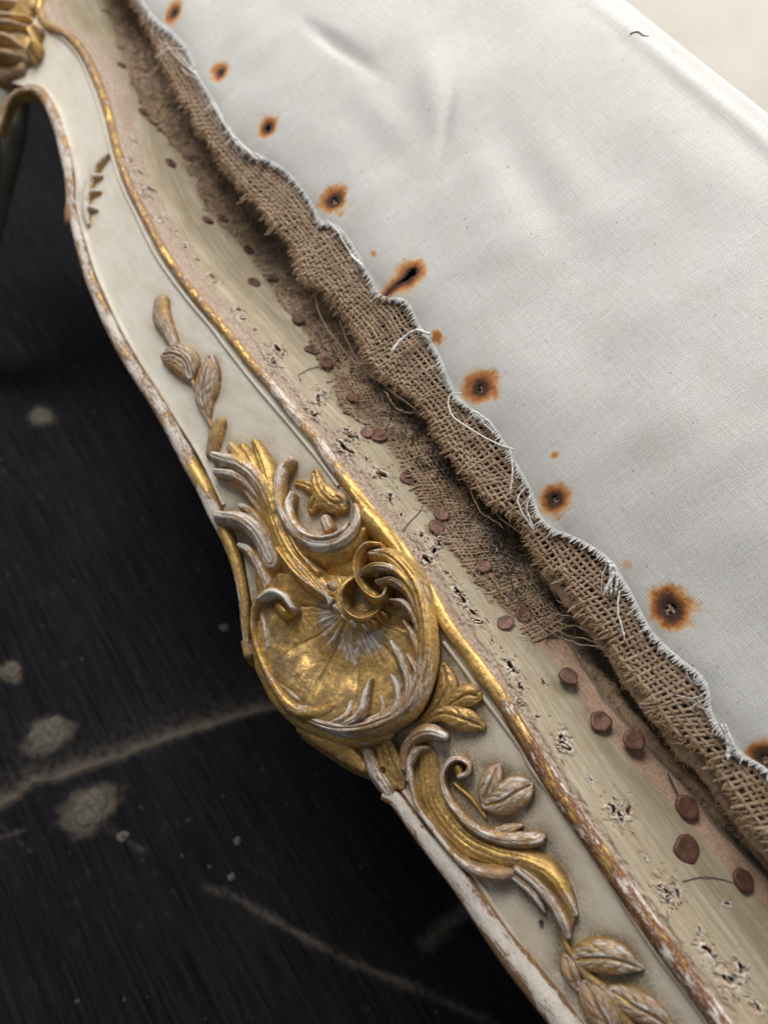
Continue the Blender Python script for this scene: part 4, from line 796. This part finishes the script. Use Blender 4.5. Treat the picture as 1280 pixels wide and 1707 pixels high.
def tube_batch(P, R, sides=3):
    """P (m,n,3) same-length fibres, R (n,) radii"""
    m, n, _ = P.shape; tg = np.gradient(P, axis=1); tg /= np.linalg.norm(tg, axis=2, keepdims=True)+1e-9
    l = np.cross(tg, np.array([0, 0, 1.])); l /= np.linalg.norm(l, axis=2, keepdims=True)+1e-9; b = np.cross(l, tg)
    an = np.arange(sides)/sides*2*math.pi
    V = P[:, :, None]+R[None, :, None, None]*(np.cos(an)[:, None]*l[:, :, None]+np.sin(an)[:, None]*b[:, :, None])
    i = np.arange(m*n*sides).reshape(m, n, sides); j = np.roll(i, -1, 2)
    return V.reshape(-1, 3), np.stack([i[:, :-1], i[:, 1:], j[:, 1:], j[:, :-1]], -1).reshape(-1, 4), np.repeat(RNG.uniform(0, 1, m), n*sides)
def fuzz(name, n, qf, hf, a0, a1, lo, hi, Lm, r, mat, parent, dirn=-1, curl=1., seed=0, lift=3., clump=False):
    rg = np.random.default_rng(seed); a = rg.uniform(a0, a1, n)
    if clump: a = a[vnoise(a*.03, np.full(n, seed*1.7), seed) > rg.uniform(.2, .75, n)]
    n = len(a); q0 = qf(a)+rg.uniform(lo, hi, n); z = hf(a, q0)+rg.uniform(-1, 2, n)
    L = np.abs(rg.normal(Lm, Lm*.5, n))+2; th = (np.full(n, -math.pi/2) if dirn < 0 else rg.uniform(0, 6.28, n))+rg.normal(0, .7, n)
    pts = [np.stack([a, q0, z], 1)]
    for k in range(4):
        th = th+rg.normal(0, .45*curl, n); l = L/4; p = pts[-1]
        pts.append(p+np.stack([np.cos(th)*l, np.sin(th)*l, rg.normal(0, .25, n)*l+(lift*.25 if k < 2 else -lift*.3)], 1))
    v, f, t = tube_batch(np.stack(pts, 1), np.linspace(r, r*.4, 5)); o = mesh_obj(name, v, f, mat, parent, {'tone': t}); o['kind'] = 'stuff'; return o
fuzz('fibres', 3800, qH, hbu, aB0, aB1, -3, 10, 8, .55, M_FZ, burlap, seed=5)
fuzz('surface_fuzz', 2200, qH, hbu, aB0, aB1, 5, 100, 9, .38, M_FZ, burlap, dirn=1, seed=6, lift=5)

# lower burlap still tacked to the ledge
low_b = weave('burlap_strip', qlo2, qhi2, hb2, lambda a: qF(a), 6.6, 2.3, M_B2, None, A0+40, aE, 5., amp=1.3, seed=8)
tag(low_b, 'dusty older burlap tacked along the inner edge of the painted ledge', 'burlap')
fuzz('fibres', 2600, qF, hb2, A0+40, aE, -10, 70, 20, .55, M_FZ, low_b, dirn=1, curl=1.6, seed=9, lift=7, clump=True)
fuzz('dust_fluff', 3600, qF, hb2, A0+40, aE, -12, 90, 30, .5, M_FL, low_b, dirn=1, curl=2.2, seed=10, lift=10, clump=True)
# wadding in the gap
aW = np.arange(A0, A1, 5.); uW = np.linspace(30, 420, 70); GA = np.repeat(aW[:, None], 70, 1); GQ = qF(aW)[:, None]+uW[None]; ga, gq = GA.ravel(), GQ.ravel(); uu = np.tile(uW, len(aW))
H = hl(ga, gq)-30-.6*np.maximum(uu-40, 0)-10+fbm(ga*.02, gq*.03, 23)*22+fbm(ga*.1, gq*.12, 24)*6; H = np.maximum(H, -230)
wad = mesh_obj('hair_wadding', np.stack([ga, gq, H], 1), grid_faces(len(aW), 70), M_D)
tag(wad, 'dark brown hair stuffing showing in the gap under the burlap', 'stuffing')
fuzz('black_hair', 900, qF, lambda a, q: hb2(a, q)+4, A0+40, aE, 14, 120, 40, .8, M_H, wad, dirn=1, curl=2.0, seed=12, lift=8)
fuzz('brown_hair', 1500, qF, lambda a, q: hl(a, q)-20, A0+40, A1, 70, 150, 26, .5, M_FZ, wad, dirn=1, curl=1.6, seed=13, lift=8)
rg = np.random.default_rng(77); P = []; RR = []
for cx, cy, n_, L_ in [(385,330,14,60),(372,300,8,50),(640,630,10,40),(655,690,12,45),(735,770,16,60),(820,860,16,60),(832,912,22,40),(845,950,12,40),(930,1010,8,40),(560,545,8,40),(215,40,6,50),(300,215,8,40),(1000,1090,8,40),(1150,1230,6,30),(1235,1380,6,26),(700,740,10,50)]:
    for _ in range(n_):
        c = LP(cx+rg.normal(0, 12), cy+rg.normal(0, 14), 14.); th = rg.uniform(0, 6.28); kp = rg.normal(0, .35); pts = [c]
        for k in range(9): th += kp+rg.normal(0, .2); pts.append(pts[-1]+np.array([math.cos(th), math.sin(th), rg.normal(0, .35)])*L_/9*rg.uniform(.6, 1.2)/1.0)
        P.append(cr(pts, 20)); RR.append(np.linspace(.95, .5, 20))
v, f, t = tubes(P, RR, 4); o = mesh_obj('hair_tufts', v, f, M_H, wad, {'tone': t}); o['kind'] = 'stuff'
# rolled jute edge below, at the near end
def roll(name, pts, h, rads, mat, seed, label, group=None):
    p = np.array([atH(x, y, hh) for (x, y), hh in zip(pts, h)]); n = 260; c = cr(p, n); m = 20; an = np.arange(m)/m*2*math.pi
    tg = np.gradient(c, axis=0); tg /= np.linalg.norm(tg, axis=1)[:, None]; l = np.cross(tg, [0, 0, 1.]); l /= np.linalg.norm(l, axis=1)[:, None]; b = np.cross(l, tg)
    s_ = np.arange(n)[:, None]*2.; R = np.interp(np.linspace(0, 1, n), np.linspace(0, 1, len(rads)), rads)[:, None]*(1+.5*fbm(s_*.03+an*0, np.cos(an)*1.5+s_*0, seed)+.04*np.sin(s_*.7+an*2)+.25*fbm(s_*.12+an*0, np.sin(an)*2+s_*0, seed+7))
    V = c[:, None]+R[..., None]*(np.cos(an)[None, :, None]*l[:, None]+np.sin(an)[None, :, None]*b[:, None])
    i = np.arange(n*m).reshape(n, m); j = np.roll(i, -1, 1); f = np.stack([i[:-1], i[1:], j[1:], j[:-1]], -1).reshape(-1, 4)
    o = mesh_obj(name, V.reshape(-1, 3), f, mat, None, {'tone': np.tile(vnoise(np.arange(m)*.9, np.arange(m)*0., seed), n)})
    tag(o, label, 'jute'); P = []; RR = []; rg = np.random.default_rng(seed)
    for _ in range(1500):
        k = rg.integers(2, n-2); a_ = rg.uniform(0, 6.28); s0 = V[k, int(a_/6.2832*m) % m]; d = s0-c[k]; d /= np.linalg.norm(d)+1e-6
        L = abs(rg.normal(7, 4)); e = s0+d*L*.5+tg[k]*rg.normal(0, .6)*L; P.append(np.array([s0-d, (s0+e)/2+d*.8, e])); RR.append(np.array([.6, .5, .25]))
    v, f, t = tubes(P, RR, 3); q = mesh_obj('fibres', v, f, M_FZ, o, {'tone': t}); q['kind'] = 'stuff'; return o
roll('jute_roll', [(880,1020),(940,1080),(1010,1150),(1085,1240),(1160,1310),(1240,1390),(1330,1480),(1440,1600)], [-70,-84,-90,-92,-96,-98,-100,-104], [10,13,14,14,15,16,17,18], M_B2, 41, 'dark twisted jute roll lying along the wooden inner edge at lower right')
roll('jute_roll', [(905,950),(960,1015),(1020,1090),(1065,1155),(1110,1215),(1180,1290),(1240,1370),(1330,1470),(1440,1600)], [-36,-42,-46,-48,-50,-52,-54,-56,-58], [7,9,11,12,12,12,12,13,14], M_B, 42, 'tan fuzzy jute roll tucked under the frayed burlap edge at lower right')
# long loose fibres across the gap
for pts, r in [([(520,480),(535,530),(580,590),(640,640),(690,680)], 1.1), ([(560,520),(590,590),(650,650),(720,700)], .9), ([(700,690),(660,680),(640,650)], 1.4), ([(670,735),(690,755),(718,780)], 1.1), ([(755,760),(775,800),(800,850),(840,880)], 1.1), ([(760,720),(790,790),(830,860),(880,900)], .9), ([(800,940),(830,980),(850,1010)], 1.6), ([(900,1040),(960,1062),(1020,1072)], 1.), ([(905,1034),(960,1045),(1010,1060)], 1.), ([(900,1046),(950,1070),(1005,1078)], .9), ([(910,1020),(960,1030),(1000,1045)], .9)]:
    thread('loose_thread', pts, -40, -26, r, low_b, M_B2, wob=4)
# single hairs lying about: each its own thing
def hair(pts, hs, r, label):
    p = np.array([atH(x, y, h) for (x, y), h in zip(pts, hs)]); c = cr(p, 30); v, f, t = tubes([c], [np.r_[np.full(22, r), np.linspace(r, r*.4, 8)]], 5)
    o = mesh_obj('hair', v, f, M_H, None, {'tone': t}); tag(o, label, 'hair')
lh = lambda pts, k=3: [float(LP(x, y)[2])+k for x, y in pts]
p_ = [(672,884),(685,868),(698,855),(705,841)]; hair(p_, lh(p_, 2), .7, 'short black hair lying on the ledge beside the gilded crest')
p_ = [(1137,1470),(1170,1463),(1200,1466),(1228,1474)]; hair(p_, lh(p_, 2), .55, 'fine dark hair running to the lowest tack at right')
p_ = [(497,625),(515,615),(535,610)]; hair(p_, lh(p_), .8, 'small dark hair beside the tacks near the burlap strip')
p_ = [(1050,55),(1063,52),(1072,58),(1082,59)]; hair(p_, [float(CP(x, y)[2])+2 for x, y in p_], 1.0, 'tiny black hair on the white cotton near its far fold')
p_ = [(1085,1120),(1092,1104),(1105,1096)]; hair(p_, [8, 12, 10], .8, 'curved black hair across the burlap below the largest rust hole')
p_ = [(1113,1290),(1125,1315),(1136,1335)]; hair(p_, lh(p_, 6), 1.1, 'straight dark splinter of hair standing behind a tack on bare wood')

# ------------------------------------------------------------------ floor and background
FZ = -950.0                                                 # floor level in work units along world Z
def floorP(px, py):
    d = ray(px, py); up = np.array([0, sP, cP]); t = (FZ-CAM@up)/(d@up); return CAM+d*t[..., None]
# board frame: along the grain / across it, inside the floor plane
g0, g1 = floorP(120, 1250), floorP(330, 1700); gd = g1-g0; gd /= np.linalg.norm(gd); up = np.array([0, sP, cP]); gx = np.cross(up, gd)
SEAM = [(-260,1440),(-100,1395),(0,1345),(60,1310),(130,1290),(200,1268),(290,1232),(380,1202),(480,1178),(600,1140),(760,1095),(1000,1010)]
sp_ = np.array([floorP(x, y) for x, y in SEAM]); sS, tS = (sp_-g0)@gd, (sp_-g0)@gx
o_ = np.argsort(tS); tS, sS = tS[o_], sS[o_]
def seam(t): return np.interp(t, tS, sS)+(t-np.clip(t, tS[0], tS[-1]))*((sS[-1]-sS[0])/(tS[-1]-tS[0]))+fbm(t*.02, t*0, 88)*9
LINES = [([(345,1482),(390,1495),(450,1530),(520,1570),(600,1610),(720,1660),(850,1720)], 9, .6), ([(715,1572),(745,1545),(785,1515)], 20, .75), ([(-20,1405),(20,1390),(38,1385)], 5, .6), ([(170,1370),(205,1395),(240,1420)], 7, .55), ([(0,1375),(50,1420)], 4, .35), ([(-20,1130),(15,1118)], 14, .5)]
floor = empty('floor', tuple(floorP(300, 1300))); floor['kind'] = 'structure'
def board(t0, t1, s_lo, s_hi, fine, drop=0.):
    t = np.arange(t0, t1, 7. if fine else 40.); n = 330 if fine else 40; k = np.linspace(0, 1, n)
    lo, hi = s_lo(t), s_hi(t); T = np.repeat(t[:, None], n, 1).ravel(); S = (lo[:, None]*(1-k)+hi[:, None]*k).ravel()
    dust = np.zeros(len(T))
    if fine:
        ds = S-seam(T); dust = np.where(ds < 0, 1.15*np.exp(ds/17)*(.75+.5*vnoise(S*.03, T*.03, 27))+.14*np.exp(ds/100), .35*np.exp(-ds/4))
        for pts, w_, st_ in LINES:
            pl = cr([floorP(x, y) for x, y in pts], 40); ls, lt = (pl-g0)@gd, (pl-g0)@gx; b = np.full(len(T), 1e9)
            for i in range(39):
                dx, dy = ls[i+1]-ls[i], lt[i+1]-lt[i]; u = np.clip(((S-ls[i])*dx+(T-lt[i])*dy)/(dx*dx+dy*dy+1e-9), 0, 1); b = np.minimum(b, np.hypot(S-ls[i]-u*dx, T-lt[i]-u*dy))
            dust = np.maximum(dust, .8*st_*np.exp(-(b/(w_*1.1*(.6+.8*vnoise(S*.03, T*.03, 7))))**2)*(.4+.8*vnoise(S*.015, T*.015, 17)))
    if fine:
        for x, y, r in ((84,1224,30),(150,1345,34),(68,692,18),(18,1118,15)):
            c = floorP(x, y); k_ = float(scl(c)); dd = np.hypot(S-(c-g0)@gd, T-(c-g0)@gx)/(r*k_)*(1+.5*fbm(S*.02, T*.02, 91)); dust = np.maximum(dust, .75*np.exp(-(dd/1.15)**4))
    z = fbm(S*.004, T*.08, 51, 3)*2.2
    if fine: z = z-7*np.exp(-np.abs(S-seam(T))/6)
    z = z-drop
    V = g0+S[:, None]*gd+T[:, None]*gx+z[:, None]*up
    return mesh_obj('floor_board', V, grid_faces(len(t), n), M_F, floor, {'flow': np.stack([S, T, 0*T], 1), 'dust': dust})
c1 = lambda v: (lambda t: np.full(len(t), float(v)))
board(-1500, 1500, c1(-2400), lambda t: seam(t), True); board(-1500, 1500, lambda t: seam(t)-12, c1(1700), True, 4.)
board(1480, 5200, c1(-4500), c1(4500), False, 6.); board(-5200, -1480, c1(-4500), c1(4500), False, 6.); board(-1500, 1500, c1(-4500), c1(-2380), False, 9.); board(-1500, 1500, c1(1680), c1(4500), False, 9.)
def blob(px, py, r, label, seed):
    c = floorP(px, py); k = float(scl(c))*.86; n = 26; m = 7; an = np.arange(n)/n*2*math.pi; rows = []
    for i in range(m):
        f = i/(m-1); R = r*k*(1-f**2.2)*(1+.6*fbm(np.cos(an)*1.5+seed, np.sin(an)*1.5, seed, 4)); z = 7*f+3.5*f*fbm(np.cos(an)*3, np.sin(an)*3+f*3, seed+1)
        rows.append(c+(np.cos(an)*R)[:, None]*gd+(np.sin(an)*R)[:, None]*gx+(z-1)[:, None]*up)
    i = np.arange(n*m).reshape(m, n); j = np.roll(i, -1, 1)
    tag(mesh_obj('plaster_spot', np.vstack(rows), np.stack([i[:-1], j[:-1], j[1:], i[1:]], -1).reshape(-1, 4), M_PL), label, 'plaster')
blob(84, 1224, 30, 'round pale plaster drip on the black boards above the dusty joint', 3)
blob(150, 1345, 32, 'lumpy pale plaster drip just below the dusty joint', 5)
blob(68, 692, 17, 'small blurred pale drip on the boards left of the rail', 8)
blob(18, 1118, 15, 'small pale crumb at the left border of the boards', 11)
for i, (x, y, r, lb) in enumerate([(396,1403,7,'bluish pale speck on the boards, upper of two'),(386,1463,7,'bluish pale speck on the boards, lower of two'),(205,1395,11,'small pale crumb trailing from the lumpy drip'),(374,1047,9,'faint pale speck on the boards close to the moulding')]): blob(x, y, r, lb, 20+i)
# pale sheet behind the seat
bp_ = np.array([W(atH(x, y, -420.)) for x, y in ((300,-900),(2600,-900),(2600,900),(300,900))]); 
ctr = np.array([atH(x, y, -420.) for x, y in ((500,-700),(2400,-700),(2400,900),(900,100))])
gA = np.linspace(-2600, 1400, 60); gQ = np.linspace(520, 2600, 40); GA, GQ = np.meshgrid(gA, gQ, indexing='ij')
bk = mesh_obj('wall', np.stack([GA.ravel(), GQ.ravel(), -330+fbm(GA.ravel()*.004, GQ.ravel()*.004, 3, 2)*12+0.05*(GQ.ravel()-520)], 1), grid_faces(60, 40), M_BD)
bk['kind'] = 'structure'
